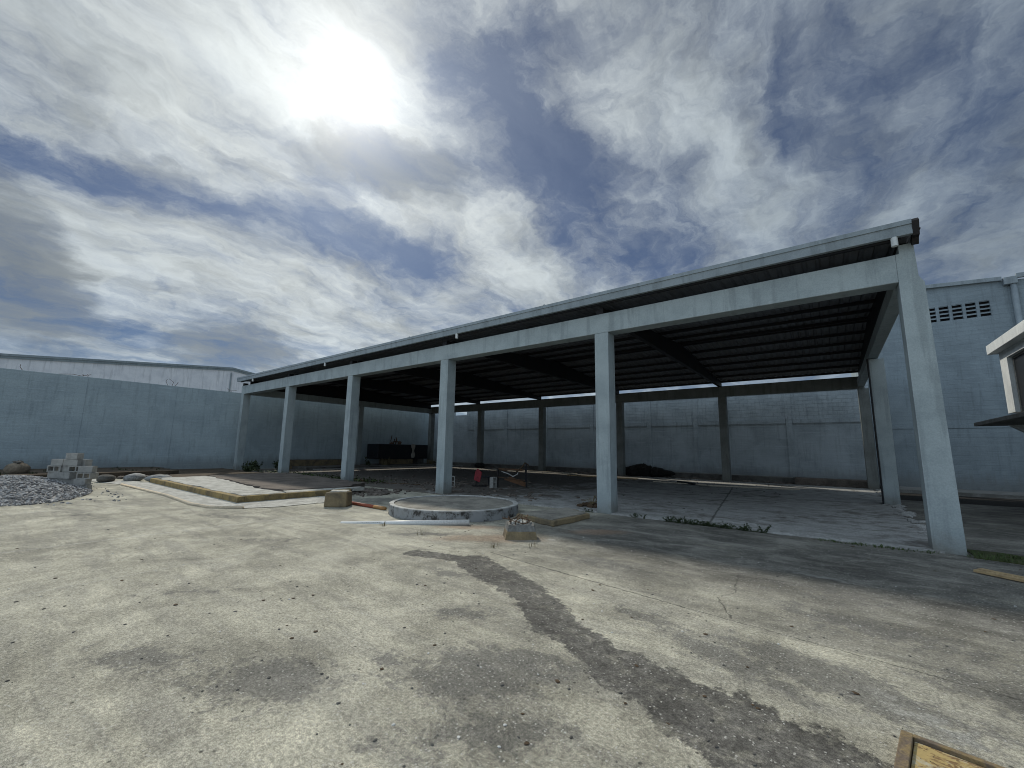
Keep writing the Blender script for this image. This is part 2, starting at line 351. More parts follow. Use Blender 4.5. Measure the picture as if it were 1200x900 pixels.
def paint(name, col, dark, rough=.6, dirt=True):
    m, t, b = material(name, rough, 0, .3)
    p = pos(t); Z = t.sep(p)[2]
    n = t.noise(p, 1.5, 7, .62, .3); s = t.noise(t.map(p, scale=(6, 6, .5)), 1., 6, .6); f = t.noise(p, 45., 5, .65)
    c = t.mix(t.ss(n, .38, .68), col, dark)
    c = t.mix(t.math('MULTIPLY', t.ss(s, .50, .66), .45), c, tuple(x*.66 for x in dark))
    chip = t.noise(p, 9., 7, .75)
    c = t.mix(t.math('MULTIPLY', t.ss(chip, .66, .70), .7), c, (.24, .235, .22))
    if dirt:
        c = t.mix(t.math('MULTIPLY', t.ss(t.math('ADD', Z, t.math('MULTIPLY', t.math('SUBTRACT', n, .5), 1.3)), -.1, .55, 1., 0.), .75), c, (.13, .122, .10))
    c = t.vmath('SCALE', c, scale=t.ss(f, .3, .7, .9, 1.08))
    t.l.new(c, b.inputs['Base Color']); bump(t, b, t.math('ADD', f, t.math('MULTIPLY', n, 1.5)), .3, .008)
paint('shed_paint', (.355, .41, .425), (.285, .335, .352))
paint('fascia_paint', (.27, .315, .345), (.22, .26, .285), .45, False)
paint('white_paint', (.72, .74, .74), (.60, .63, .64), .5, False)
paint('pale_render', (.78, .78, .82), (.66, .67, .72), .7, False)
paint('annex_paint', (.66, .69, .69), (.54, .57, .58), .6, False)
simple('roof_sheet', (.19, .20, .22), (.12, .115, .115), 1.2, .55, .3, .1, 30)
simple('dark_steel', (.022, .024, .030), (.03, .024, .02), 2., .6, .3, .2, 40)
simple('rusty_iron', (.15, .095, .06), (.07, .055, .045), 8., .85, .2, .5, 60)
paint('rear_shaded_paint', (.20, .22, .215), (.15, .165, .16))  # rear frame: under-roof shade put into a darker copy of the shed paint
simple('grey_concrete', (.235, .235, .225), (.14, .14, .13), 2.2, .9, 0, .6, 35, .8, .012)
simple('dark_concrete', (.15, .146, .135), (.075, .072, .065), 1.4, .95, 0, .8, 30, .9, .02)
simple('earth', (.12, .092, .065), (.06, .048, .036), 2.5, 1., 0, 1., 30, .9, .03)
simple('black_soil', (.022, .02, .018), (.012, .011, .010), 5, 1., 0, 1., 50, .9, .03)
simple('ochre_concrete', (.33, .245, .105), (.13, .105, .07), 3.2, .9, 0, .7, 40, .85, .012)
simple('dull_ochre_concrete', (.25, .195, .115), (.12, .102, .075), 2.6, .9, 0, .7, 40, .85, .012)
simple('pale_mortar', (.52, .515, .475), (.27, .262, .235), 3.4, .95, 0, .8, 45, .75, .015)
simple('cream_edge', (.66, .56, .42), (.44, .38, .29), 4., .9, 0, .6, 40, .7, .01)
simple('brown_slab', (.165, .14, .12), (.085, .075, .066), 1.6, .95, 0, .9, 25, .9, .02)
simple('block_concrete', (.38, .38, .36), (.27, .27, .26), 4., .95, 0, .8, 70, .8, .01)
def stone_mat():
    m, t, b = material('crushed_stone', .9)
    p = pos(t); k = t.sep(t.voro(p, 11., 'Color'))[0]
    c = t.mix(t.ss(k, .1, .95), (.14, .142, .146), (.47, .47, .468))
    t.l.new(t.vmath('SCALE', c, scale=t.ss(t.noise(p, 50., 4, .6), .3, .7, .8, 1.2)), b.inputs['Base Color'])
stone_mat()
simple('boulder_stone', (.25, .21, .16), (.15, .125, .095), 5., .95, 0, .8, 30, .9, .02)
simple('pvc', (.72, .73, .72), (.58, .585, .57), 3., .35, 0, .05, 60, .5)
simple('red_pipe_paint', (.32, .085, .045), (.22, .06, .04), 6., .5, 0, .2, 60)
simple('orange_end', (.40, .22, .085), (.24, .13, .06), 9., .6, 0, .2, 60)
simple('red_fabric', (.26, .035, .045), (.13, .025, .03), 6., .8, 0, .3, 60)
simple('weathered_wood', (.42, .31, .17), (.24, .17, .095), 5., .85, 0, .5, 70, .8)
simple('pale_wood', (.50, .45, .36), (.36, .32, .25), 5., .85, 0, .4, 70, .8)
simple('brown_board', (.16, .085, .045), (.09, .05, .03), 5., .8, 0, .3, 60)
simple('tank_paint', (.012, .016, .022), (.022, .022, .024), 2., .5, .1, .3, 20)
simple('rag_cloth', (.42, .40, .36), (.30, .285, .25), 7., .95, 0, .3, 60)
simple('leaf_green', (.045, .075, .022), (.075, .10, .03), 14., .7, 0, .1, 60)
simple('leaf_dark', (.032, .05, .02), (.05, .062, .03), 10., .75, 0, .1, 60)
simple('dry_grass', (.17, .14, .075), (.10, .085, .045), 12., .9, 0, .1, 60)
simple('moss', (.05, .07, .022), (.085, .085, .04), 7., 1., 0, 1., 60, .8, .02)
simple('dead_leaf', (.09, .06, .035), (.05, .038, .025), 20., .9, 0, .2, 60)
simple('white_chip', (.62, .62, .60), (.48, .48, .46), 20., .8, 0, .2, 60)
simple('grey_bag', (.30, .31, .31), (.16, .165, .165), 5., .85, 0, .6, 30, .9, .02)
simple('tyre_black', (.014, .014, .014), (.03, .028, .026), 8., .85, 0, .4, 60)
def hatch_mat():
    m, t, b = material('yellow_flaking_plate', .7, .1)
    p = pos(t); n = t.noise(p, 7., 8, .7, .4); n2 = t.noise(p, 30., 6, .7)
    s = t.noise(t.map(p, rot=(0, 0, R(35)), scale=(1., 2.2, 1)), 9., 9, .78, .6)
    c = t.mix(t.ss(n, .44, .56), (.43, .325, .14), (.44, .42, .33))
    c = t.mix(t.ss(s, .52, .57), c, (.20, .125, .06))
    c = t.mix(t.ss(n2, .58, .66), c, (.09, .06, .035))
    t.l.new(c, b.inputs['Base Color']); bump(t, b, t.math('ADD', n2, s), .6, .01)
hatch_mat()
simple('hatch_rust', (.16, .125, .095), (.30, .22, .10), 14., .9, 0, .8, 70, .8, .008)

# ------------------------------------------------------------------ ground and paved levels
def grid_sheet(name, x0, x1, y0, y1, nx, ny, zf, mat):
    me = MB()
    vs = [(x0+(x1-x0)*i/nx, y0+(y1-y0)*j/ny, 0) for j in range(ny+1) for i in range(nx+1)]
    vs = [(x, y, zf(x, y)) for x, y, _ in vs]
    fs = [(j*(nx+1)+i, j*(nx+1)+i+1, (j+1)*(nx+1)+i+1, (j+1)*(nx+1)+i) for j in range(ny) for i in range(nx)]
    return me.add(vs, fs).build(name, mat)
g = MB().add([(-1500, -1500, 0), (1500, -1500, 0), (1500, 1500, 0), (-1500, 1500, 0)], [(0, 1, 2, 3)]).build('ground', 'yard_concrete')
tag(g, 'weathered pale concrete yard with dark tar band and stains', 'ground', kind='structure')

def ragged(pts, amp, step, rng):
    """outline with a broken edge"""
    out = []
    for (a, b) in zip(pts, pts[1:]+pts[:1]):
        a, b = Vector(a), Vector(b); n = max(1, int((b-a).length/step))
        d = (b-a).normalized(); nr = Vector((-d.y, d.x))
        for i in range(n):
            out.append(tuple(a+(b-a)*i/n+(nr*rng.uniform(-amp, amp) if i else Vector((0, 0)))))
    return out
def floor_mat():
    m, t, b = material('floor_concrete', .85, 0, .25)
    p = pos(t); X, Y = t.sep(p)[:2]
    n = t.noise(p, .55, 9, .70, .6); n2 = t.noise(p, 2.6, 9, .74, .4); f = t.noise(p, 34., 6, .72)
    sw = t.noise(t.map(p, scale=(.6, 2.4, 1)), 1., 8, .7, .5)
    c = t.mix(t.ss(n2, .36, .64), (.38, .385, .375), (.27, .27, .262))
    c = t.mix(t.math('MULTIPLY', t.ss(sw, .48, .64), .55), c, (.17, .168, .16))
    left = t.ss(X, -5., -13., 0., .34)                      # soil trodden in over the older left bays
    dirt = t.ss(t.math('ADD', t.math('ADD', n, left), t.math('MULTIPLY', t.math('SUBTRACT', n2, .5), .8)), .50, .74)
    c = t.mix(t.math('MULTIPLY', dirt, .85), c, (.095, .082, .068))
    for (a, e, wj) in [((-2.2, 9.9), (-3.6, 21.), .02), ((-2.0, 22.), (-3.4, 17.3), .05), ((-9.5, 9.9), (-10.2, 25.), .02), ((-28., 17.4), (1.3, 17.6), .02)]:
        pj = t.comb(*t.sep(t.vmath('ADD', p, t.vmath('SCALE', t.vmath('SUBTRACT', t.noise(p, 3., 4, .6, col=True), (.5, .5, .5)), scale=.12)))[:2], 0.)
        c = t.mix(t.math('MULTIPLY', t.ss(t.seg(pj, a, e), wj*.6, wj*1.8, 1., 0.), .75), c, (.06, .058, .052))
    c = t.vmath('SCALE', c, scale=t.ss(f, .34, .66, .76, 1.2))
    t.l.new(c, b.inputs['Base Color']); bump(t, b, t.math('ADD', f, t.math('MULTIPLY', n2, 2.)), .5, .012)
floor_mat()
fl = MB().prism(ragged([(-28.9, 9.86), (1.32, 9.86), (1.32, 25.7), (-28.9, 25.7)], .035, .45, random.Random(3)), 'z', -.06, .035)
tag(fl.build('floor_slab', 'floor_concrete'), 'grey concrete floor slab under the open shed', 'floor', kind='structure')
# low terraces of earth and broken concrete along the foot of the left wall
te = MB().prism(ragged([(-29.95, -30), (-24.6, -30), (-24.6, 2.6), (-25.4, 6.4), (-29.95, 6.4)], .12, .5, random.Random(5)), 'z', -.05, .26)
tag(te.build('earth_terrace', 'earth'), 'low brown earth terrace at the foot of the left wall', 'terrace', kind='structure')
s1 = MB().prism(ragged([(-29.95, 13.2), (-26.4, 13.2), (-26.4, 26.2), (-29.95, 26.2)], .06, .6, random.Random(6)), 'z', -.05, .20)
tag(s1.build('step_ledge', 'dark_concrete'), 'dark broken concrete step inside the shed along the left wall', 'step', kind='structure')
s2 = MB().prism(ragged([(-26.39, 13.6), (-25.2, 13.6), (-25.2, 26.2), (-26.39, 26.2)], .05, .6, random.Random(8)), 'z', -.05, .10)
tag(s2.build('step_ledge', 'grey_concrete'), 'lower grey concrete step in front of the dark one', 'step', kind='structure')
te2 = MB().prism(ragged([(-29.95, 6.41), (-25.0, 6.0), (-22.2, 5.0), (-22.0, 9.7), (-29.95, 9.8)], .15, .4, random.Random(15)), 'z', -.05, .09)
tag(te2.build('earth_strip', 'earth'), 'dark earth strip between the left wall and the kerbed platform', 'earth strip', kind='structure')
ds_ = MB().prism(ragged([(1.55, 20.6), (17, 20.6), (17, 24.4), (1.55, 24.4)], .2, .5, random.Random(16)), 'z', -.05, .006)
tag(ds_.build('dirt_strip', 'black_soil'), 'dark dirt strip before the warehouse plinth at right', 'dirt', kind='structure')
rs_ = MB().prism(ragged([(-29.9, 25.72), (1.6, 25.72), (1.6, 26.5), (-29.9, 26.5)], .03, .5, random.Random(19)), 'z', -.05, .012)
tag(rs_.build('dirt_strip', 'earth'), 'brown dirt strip between the shed floor and the rear ledge', 'dirt', kind='structure')
# raised kerbed platform in front of the left bays
pf = thing('raised_platform', (-16.7, 7., 0), 'low platform with ochre kerb and white mortar border left of the stump', 'platform')
MB().prism([(-21.0, 4.55), (-12.45, 4.50), (-12.42, 7.7), (-13.2, 8.6), (-21.9, 9.2)], 'z', -.05, .165).build('core', 'brown_slab', pf, .01)
MB().prism([(4.42, .0), (4.60, .0), (4.60, .205), (4.43, .20)], 'x', -21.05, -12.36).build('kerb', 'ochre_concrete', pf, .015)
MB().prism([(-12.36, .0), (-12.54, .0), (-12.54, .2), (-12.37, .205)], 'y', 4.602, 7.7).build('kerb', 'ochre_concrete', pf, .015)
MB().prism(ragged([(-21.0, 4.603), (-12.545, 4.603), (-12.545, 5.7), (-13.9, 5.65), (-20.2, 6.35), (-21.2, 6.3)], .07, .3, random.Random(2)), 'z', .1, .212).build('border', 'pale_mortar', pf)
MB().prism(ragged([(-13.1, 5.9), (-12.545, 5.75), (-12.545, 8.3), (-12.8, 8.3)], .04, .3, random.Random(4)), 'z', .1, .208).build('border', 'pale_mortar', pf)
MB().prism(ragged([(-21.2, 6.42), (-14.0, 5.78), (-13.2, 6.), (-13.0, 7.8), (-13.9, 9.2), (-21.6, 9.8)], .10, .35, random.Random(12)), 'z', .05, .225).build('worn_top', 'brown_slab', pf)
# mortar apron round it with a cream lip
apl = [(-24.4, 2.9), (-20.9, 3.62), (-15.8, 3.78), (-13.2, 3.68), (-12.2, 3.80), (-11.5, 4.3), (-11.2, 5.0), (-11.2, 6.2)]
ap = MB()
inner = [(-24.4, 3.5), (-21.0, 4.43), (-15.8, 4.43), (-13.2, 4.43), (-12.5, 4.43), (-12.34, 4.5), (-12.34, 5.2), (-12.34, 6.9)]
n = len(apl)
ap.add([(x, y, .012) for x, y in apl]+[(x, y, .05) for x, y in inner], [(i, i+1, n+i+1, n+i) for i in range(n-1)])
tag(ap.build('mortar_apron', 'pale_mortar'), 'white mortar apron sloping round the kerbed platform', 'apron', kind='structure')
lip = MB().tube([(x, y-.03, .018) for x, y in apl[1:6]], .045, 6)
tag(lip.build('apron_lip', 'cream_edge', smooth=True), 'thin cream edging along the white mortar apron', 'edging', kind='structure')
# rough ground strip on the right, outside the shed, and moss
mo = MB().prism(ragged([(1.62, 9.75), (4.5, 9.35), (4.5, 10.2), (1.62, 10.5)], .10, .22, random.Random(9)), 'z', -.02, .014)
tag(mo.build('moss_patch', 'moss'), 'green moss and grass growing beside the nearest column foot', 'moss', kind='stuff')

# ------------------------------------------------------------------ the open shed
X6, BAY, YF, W, Dp = 1.1916, 5.9871, 9.8821, .386, .40
XC = [X6-(5-i)*BAY for i in range(6)]
ZB, ZT, YB = 4.65, 5.175, 25.19
sh = thing('open_shed', (-13.6, 17.5, 0), 'long open blue grey shed on concrete columns with a dark low pitched roof', 'shed')
for i, x in enumerate(XC):
    if i < 5: MB().box(x, x+W, YF, YF+Dp, 0, ZB-.002).build('column', 'shed_paint', sh, .012)
    else: MB().prism([(x, 0), (x+W, 0), (1.52, 4.58), (1.455, 4.71), (1.44, 5.34), (1.245, 5.34), (1.24, ZT+.002), (x, ZT+.002)], 'y', YF, YF+Dp).build('column', 'shed_paint', sh, .003)
    MB().box(x, x+W, YB, YB+Dp, 0, ZB-.002).build('column', 'rear_shaded_paint', sh, .012)
for x in (XC[0], XC[5]):
    MB().box(x, x+W, 17.87, 18.27, 0, 4.70).build('column', 'shed_paint', sh, .012)
MB().box(XC[0], X6-.0005, YF, YF+Dp-.003, ZB, ZT).build('front_beam', 'shed_paint', sh, .012)
MB().box(XC[0], 1.45, YB+.003, YB+.33, ZB, 5.225).build('rear_beam', 'rear_shaded_paint', sh, .012)
for x0, x1, z0 in ((XC[0]+.003, XC[0]+W-.003, 4.65), (X6+.003, 1.447, 4.735)):
    MB().box(x0, x1, YF+Dp, YB, z0, 5.05).build('end_beam', 'shed_paint', sh, .012)
for i, x in enumerate(XC[:5]):                  # stubs that carry the rafters
    x0, x1 = (x+.05, x+.25)
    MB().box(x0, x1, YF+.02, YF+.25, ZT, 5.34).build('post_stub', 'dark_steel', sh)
YR, ZR, ZE0, ZE1, Y0r, Y1r = 17.6, 6.07, 5.47, 5.49, 9.62, 25.42
def zroof(y): return ZE0+(ZR-ZE0)*(y-Y0r)/(YR-Y0r) if y < YR else ZR+(ZE1-ZR)*(y-YR)/(Y1r-YR)
for x in XC:
    ee = .105 if x in (XC[0], XC[5]) else 0
    zb_ = 5.052 if x in (XC[0], XC[5]) else 5.18
    poly = [(YF+Dp+.002, zb_), (YB-.002, zb_), (YB-.002, zroof(YB)-.115+ee), (YR, ZR-.125+ee), (YF+Dp+.002, zroof(YF+Dp)-.115+ee)]
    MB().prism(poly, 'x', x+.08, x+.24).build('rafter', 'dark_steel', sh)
XL, XR = -28.85, 1.52
ys = [9.72+k*(YR-.15-9.72)/6 for k in range(7)]+[YR+.15+k*(25.12-YR-.15)/6 for k in range(7)]
for y in ys:
    z = zroof(y)-.012
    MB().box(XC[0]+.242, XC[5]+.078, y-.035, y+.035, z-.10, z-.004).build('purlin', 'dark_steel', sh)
def corrugated(ya, yb):
    prof = []; x = XL
    while x < XR-.01:
        for dxx, dzz in ((0, 0), (.12, 0), (.15, .03), (.20, .03)): prof.append((min(x+dxx, XR), dzz))
        x += .23
    prof.append((XR, 0)); n = len(prof); vs = []
    for y in (ya, yb):
        vs += [(px, y, zroof(y)+pz) for px, pz in prof]
    return MB().add(vs, [(i, i+1, n+i+1, n+i) for i in range(n-1)])
for ya, yb in ((Y0r-.02, YR-.001), (YR+.001, Y1r)):
    o = corrugated(ya, yb).build('roof_sheet', 'roof_sheet', sh)
    so_ = o.modifiers.new('t', 'SOLIDIFY'); so_.thickness = .006
MB().prism([(YR-.3, zroof(YR-.3)+.042), (YR, ZR+.05), (YR+.3, zroof(YR+.3)+.042), (YR+.3, zroof(YR+.3)+.05), (YR, ZR+.062), (YR-.3, zroof(YR-.3)+.05)], 'x', XL-.02, XR+.02).build('ridge_cap', 'roof_sheet', sh)
# box gutter along the front eave
gp = [(9.60, 5.395), (9.585, 5.40), (9.575, 5.565), (9.555, 5.572), (9.555, 5.655), (9.575, 5.655), (9.60, 5.59), (9.61, 5.43), (9.66, 5.43), (9.66, 5.395)]
gu = MB().prism(gp, 'x', XL+.05, 1.41).build('gutter', 'fascia_paint', sh)
for x in (-26.5, -18.35, -9.75, 1.17):
    MB().tube([(x, 9.625, 5.40), (x, 9.625, 5.24)], .048, 12).build('outlet', 'white_paint', gu)
for x in (-25., -22., -15.8, -12.2, -6.2, -2.6):   # clips and short wires left on the gutter lip
    MB().box(x-.02, x+.02, 9.55, 9.62, 5.656, 5.675).build('clip', 'fascia_paint', gu)
MB().prism([(9.53, 5.60), (9.60, 5.665), (9.75, 5.60), (9.72, 5.46), (9.85, 5.42), (9.93, 5.33), (9.80, 5.26), (9.72, 5.36), (9.62, 5.37)], 'x', 1.411, 1.50).build('gutter_end', 'dark_steel', sh)
MB().tube([(1.165, 17.84, .03), (1.165, 17.84, 4.7)], .022, 8).build('conduit', 'dark_steel', sh)

# ------------------------------------------------------------------ walls and buildings around
lw = thing('boundary_wall', (-30.1, 0, 0), 'long blue grey painted block wall closing the left side of the yard', 'wall')
MB().box(-30.25, -29.95, -40, 27.0, 0, 4.87).build('wall_face', 'left_wall_paint', lw, .01)
rg = random.Random(21)
for y0 in (3.05, 3.2, 6.55, 6.72, 6.85, 1.05, 9.6, 9.8):        # starter bars left on top
    pts = [(-30.1, y0, 4.86)]; h = rg.uniform(.18, .55) if y0 > 6 and y0 < 7 else rg.uniform(.1, .3)
    pts += [(-30.1+rg.uniform(-.05, .05), y0+rg.uniform(-.12, .12), 4.87+h*.6), (-30.1, y0+rg.uniform(-.3, .3), 4.87+h)]
    MB().tube(pts, .012, 5).build('starter_bar', 'rusty_iron', lw)
MB().tube([(-30.1, 2.2, 4.88), (-30.1, 2.7, 4.95), (-30.1, 3.0, 4.9), (-30.08, 3.35, 5.02)], .012, 5).build('starter_bar', 'rusty_iron', lw)
for y in (-3.5, 3.1, 6.8):                       # shallow stiffener columns
    MB().box(-29.955, -29.935, y-.16, y+.16, .3, 4.8).build('pilaster', 'left_wall_paint', lw, .006)

bw = thing('rear_wall', (-14, 27.1, 0), 'pale grey block wall behind the shed with ledges and a notch at its left end', 'wall')
m = MB()
for a, e, z in ((-29.94, -27.35, 5.32), (-27.35, -25.72, 4.55), (-25.72, 1.69, 5.32)): m.box(a, e, 27, 27.25, 0, z)
m.build('wall_face', 'back_wall_paint', bw)
for x in (-24.6, -21.2, -17.3, -13.4, -9.3, -6.45, -1.7):
    MB().box(x-.14, x+.14, 26.945, 26.999, .35, 5.3).build('pilaster', 'back_wall_paint', bw, .008)
for x0, x1 in zip((-25.5, -24.44, -21.04, -17.14, -13.24, -9.14, -6.29, -1.54), (-24.76, -21.36, -17.46, -13.56, -9.46, -6.61, -1.86, 1.65)):
    MB().box(x0, x1, 26.955, 26.999, 3.18, 3.42).build('tie_beam', 'back_wall_paint', bw, .008)
MB().prism(ragged([(-29.9, 26.3), (-1.62, 26.3), (-1.62, 26.97), (-29.9, 26.97)], .05, .5, random.Random(31)), 'z', -.02, .32).build('ledge', 'dark_concrete', bw)
MB().prism(ragged([(-29.8, 26.42), (-1.7, 26.42), (-1.7, 26.965), (-29.8, 26.965)], .04, .4, random.Random(32)), 'z', .25, .345).build('ledge_cap', 'grey_concrete', bw)
MB().prism(ragged([(-1.6, 25.9), (1.3, 25.9), (1.4, 26.97), (-1.6, 26.97)], .06, .4, random.Random(33)), 'z', -.02, .36).build('plinth', 'brown_slab', bw, .03)

wh = thing('warehouse', (8, 32, 0), 'tall blue grey block warehouse wall behind the right column with vent blocks', 'building')
m = MB()
VX = [4.05, 4.48, 4.905, 5.33, 5.755]; z0, z1 = 7.76, 8.50
def ztop(x): return 9.466-.075*(x-4.126)
m.prism([(1.70, 0), (16, 0), (16, z0), (1.70, z0)], 'y', 27, 27.25)
m.prism([(1.70, z1), (16, z1), (16, ztop(16)), (1.70, ztop(1.70))], 'y', 27, 27.25)
m.prism([(1.70, z0), (VX[0], z0), (VX[0], z1), (1.70, z1)], 'y', 27, 27.25)
m.prism([(VX[-1]+.32, z0), (16, z0), (16, z1), (VX[-1]+.32, z1)], 'y', 27, 27.25)
for a, e in zip(VX, VX[1:]): m.prism([(a+.32, z0), (e, z0), (e, z1), (a+.32, z1)], 'y', 27, 27.25)
m.build('wall', 'warehouse_paint', wh)
MB().box(1.70, 1.95, 27.26, 42, 0, 9.5).build('side_wall', 'warehouse_paint', wh)
for x in VX:
    v = MB()
    for k in range(5): zc = z0+k*(z1-z0)/4; v.prism([(27.02, zc-.035), (27.20, zc+.01), (27.20, zc+.055), (27.02, zc+.035)], 'x', x, x+.32)
    vb = v.build('vent_block', 'warehouse_paint', wh)
    MB().box(x, x+.32, 27.21, 27.24, z0, z1).build('backing', 'dark_steel', vb)
MB().prism([(1.68, ztop(1.68)-.02), (6.5, ztop(6.5)-.02), (6.5, ztop(6.5)+.16), (1.68, ztop(1.68)+.16)], 'y', 26.86, 26.999).build('verge_trim', 'fascia_paint', wh, .01)
MB().prism([(6.92, 9.30), (16, 8.9), (16, 9.1), (6.92, 9.5)], 'y', 26.86, 26.999).build('verge_trim', 'fascia_paint', wh, .01)
MB().box(6.52, 6.92, 26.75, 26.998, 9.03, 9.36).build('rain_hopper', 'fascia_paint', wh, .02)
MB().tube([(6.8, 26.88, 9.03), (6.8, 26.88, .1)], .10, 14).build('downspout', 'fascia_paint', wh, smooth=True)
MB().prism(ragged([(1.71, 24.5), (16, 24.5), (16, 26.97), (1.71, 26.97)], .05, .5, random.Random(35)), 'z', -.02, .14).build('plinth', 'grey_concrete', wh)
MB().box(1.72, 16, 26.978, 26.999, 2.82, 2.98).build('tie_beam', 'warehouse_paint', wh, .006)

wb = thing('white_warehouse', (-45, 13, 0), 'pale lilac white gabled warehouse rising behind the left boundary wall', 'building')
gab = [(-22, 0), (41, 0), (41, 4.3), (12.83, 7.93), (-22, 4.55)]
MB().prism(gab, 'x', -62, -40).build('gable_wall', 'pale_render', wb)
for (a, za, e, ze) in ((-22.3, 4.52, 12.83, 7.93), (12.83, 7.93, 41.3, 4.26)):
    MB().prism([(a, za+.002), (e, ze+.002), (e, ze+.14), (a, za+.14)], 'x', -62.2, -39.85).build('roof', 'fascia_paint', wb)
    MB().prism([(a, za-.15), (e, ze-.15), (e, ze), (a, za)], 'x', -39.998, -39.92).build('verge_board', 'fascia_paint', wb)
MB().tube([(-39.93, 12.8, 7.6), (-39.93, 12.8, .1)], .06, 8).build('downpipe', 'fascia_paint', wb)

an = thing('annex', (6.2, 17, 0), 'small white annex with a flat roof slab and ledge at the right edge', 'building')
MB().box(4.262, 10, 13.5, 20.0, 4.86, 5.155).build('roof_slab', 'annex_paint', an, .012)
m = MB()
for (y0, y1, za, ze) in ((19.25, 19.9, 2.93, 4.858), (16.2, 16.9, 2.93, 4.858), (13.6, 14.2, 2.93, 4.858), (16.9, 19.25, 4.62, 4.858), (14.2, 16.2, 4.62, 4.858)):
    m.box(4.495, 4.72, y0, y1, za, ze)
m.box(4.72, 9.9, 19.70, 19.9, 2.93, 4.858); m.box(4.72, 9.9, 13.6, 13.8, 2.93, 4.858)
m.build('upper_wall', 'annex_paint', an)
MB().box(5.7, 9.9, 13.8, 19.6, 0, 2.64).build('lower_wall', 'annex_paint', an)
for y0, y1 in ((16.9, 19.25), (14.2, 16.2)):
    w_ = MB()
    yc = (y0+y1)/2
    w_.box(4.60, 4.66, y0+.001, y0+.07, 2.935, 4.615); w_.box(4.60, 4.66, y1-.07, y1-.001, 2.935, 4.615)
    w_.box(4.60, 4.66, y0+.07, y1-.07, 4.55, 4.615); w_.box(4.60, 4.66, yc-.03, yc+.03, 2.935, 4.55)
    f_ = w_.build('window_frame', 'grey_concrete', an)
    MB().box(4.625, 4.635, y0+.07, y1-.07, 2.935, 4.55).build('pane', 'tank_paint', f_)
MB().prism([(3.744, 2.545), (3.744, 2.66), (4.494, 2.70), (9.9, 2.92), (9.9, 2.65), (4.494, 2.55)], 'y', 13.6, 20.0).build('ledge', 'grey_concrete', an, .01)
for y in (19.4, 16.4, 14.0):
    MB().prism([(4.35, 2.54), (5.69, 2.56), (5.69, 1.5)], 'y', y-.11, y+.11).build('corbel', 'annex_paint', an)

# ------------------------------------------------------------------ yard objects
# round cistern cover
cc = thing('cistern_cover', (-7.5, 7.54, 0), 'low round concrete cistern cover with a pale chipped rim', 'cistern cover')
def disc(r0, r1, z0, z1, n=72, jag=0., rng=random.Random(4)):
    vs = []; fs = []
    for k in range(n):
        a = 2*math.pi*k/n; j = rng.uniform(-jag, jag)
        for rr, z in ((r1, z0), (r1-.01+j, z1), (r0, z1), (r0, z0)): vs.append((-7.5+rr*math.cos(a), 7.54+rr*math.sin(a), z))
    for k in range(n):
        a, b = 4*k, 4*((k+1) % n); fs += [(a+i, b+i, b+(i+1) % 4, a+(i+1) % 4) for i in range(4)]
    return MB().add(vs, fs)
def rim_mat():
    m, t, b = material('cistern_rim_paint', .85)
    p = pos(t); n = t.noise(p, 4., 7, .7, .4); f = t.noise(p, 40., 5, .7); Z = t.sep(p)[2]
    c = t.mix(t.ss(n, .42, .60), (.265, .275, .28), (.17, .173, .172))
    c = t.mix(t.ss(t.math('ADD', n, t.math('MULTIPLY', f, .3)), .68, .76), c, (.05, .047, .043))
    c = t.mix(t.math('MULTIPLY', t.ss(Z, .205, .235), t.ss(n, .3, .55, 1., .5)), c, (.55, .55, .52))
    t.l.new(c, b.inputs['Base Color']); bump(t, b, t.math('ADD', n, f), .5, .012)
rim_mat()
disc(1.46, 1.58, 0, .237, jag=.012).build('rim', 'cistern_rim_paint', cc, .008)
top = MB(); N = 64
top.add([(-7.5+1.459*math.cos(2*math.pi*k/N), 7.54+1.459*math.sin(2*math.pi*k/N), z) for z in (.02, .212) for k in range(N)],
        [tuple(range(N, 2*N))]+[(k, (k+1) % N, N+(k+1) % N, N+k) for k in range(N)])
simple('cistern_top', (.31, .295, .255), (.16, .152, .135), 2.2, .95, 0, .7, 30, .9, .015)
top.build('lid', 'cistern_top', cc)

# white PVC pipe, red pipe
d = (Vector((-5.95, 6.40, 0))-Vector((-8.07, 4.83, 0))).normalized()
def hollow_pipe(a, b, r, n=20, wall=.008):
    m = MB(); a, b = Vector(a), Vector(b); d = (b-a).normalized(); u = d.cross(Vector((0, 0, 1))).normalized(); w = u.cross(d)
    vs = []
    for p, rr in ((a, r), (b, r), (b, r-wall), (a, r-wall)):
        vs += [p+(u*math.cos(2*math.pi*k/n)+w*math.sin(2*math.pi*k/n))*rr for k in range(n)]
    fs = [(i*n+k, i*n+(k+1) % n, ((i+1) % 4)*n+(k+1) % n, ((i+1) % 4)*n+k) for i in range(4) for k in range(n)]
    return m.add(vs, fs)
pp = thing('plastic_pipe', (-7, 5.6, 0), 'long white plastic pipe lying in front of the round cistern cover', 'pipe')
hollow_pipe((-8.07, 4.85, -.028), (-5.97, 6.44, .056), .056).build('barrel', 'pvc', pp, smooth=True)
pm = MB()
a0 = Vector((-8.07, 4.85, -.028)); du = (Vector((-5.97, 6.44, .056))-a0).normalized(); nv = Vector((du.y, -du.x, 0))
for k in range(11):                                       # smudged dark print along the barrel
    s_ = .36+k*.045; c_ = a0+du*s_+nv*.052+Vector((0, 0, .024)); h_ = rnd.uniform(.008, .018)
    pm.add([c_-du*.013-Vector((0, 0, h_)), c_+du*.013-Vector((0, 0, h_)), c_+du*.010+Vector((0, 0, h_))-nv*.004, c_-du*.012+Vector((0, 0, h_*.7))-nv*.004], [(0, 1, 2, 3)])
pm.build('smudge', 'tyre_black', pp)
rp = thing('steel_pipe', (-9.7, 6.5, 0), 'rusty red pipe with an orange end lying beside the ochre stump', 'pipe')
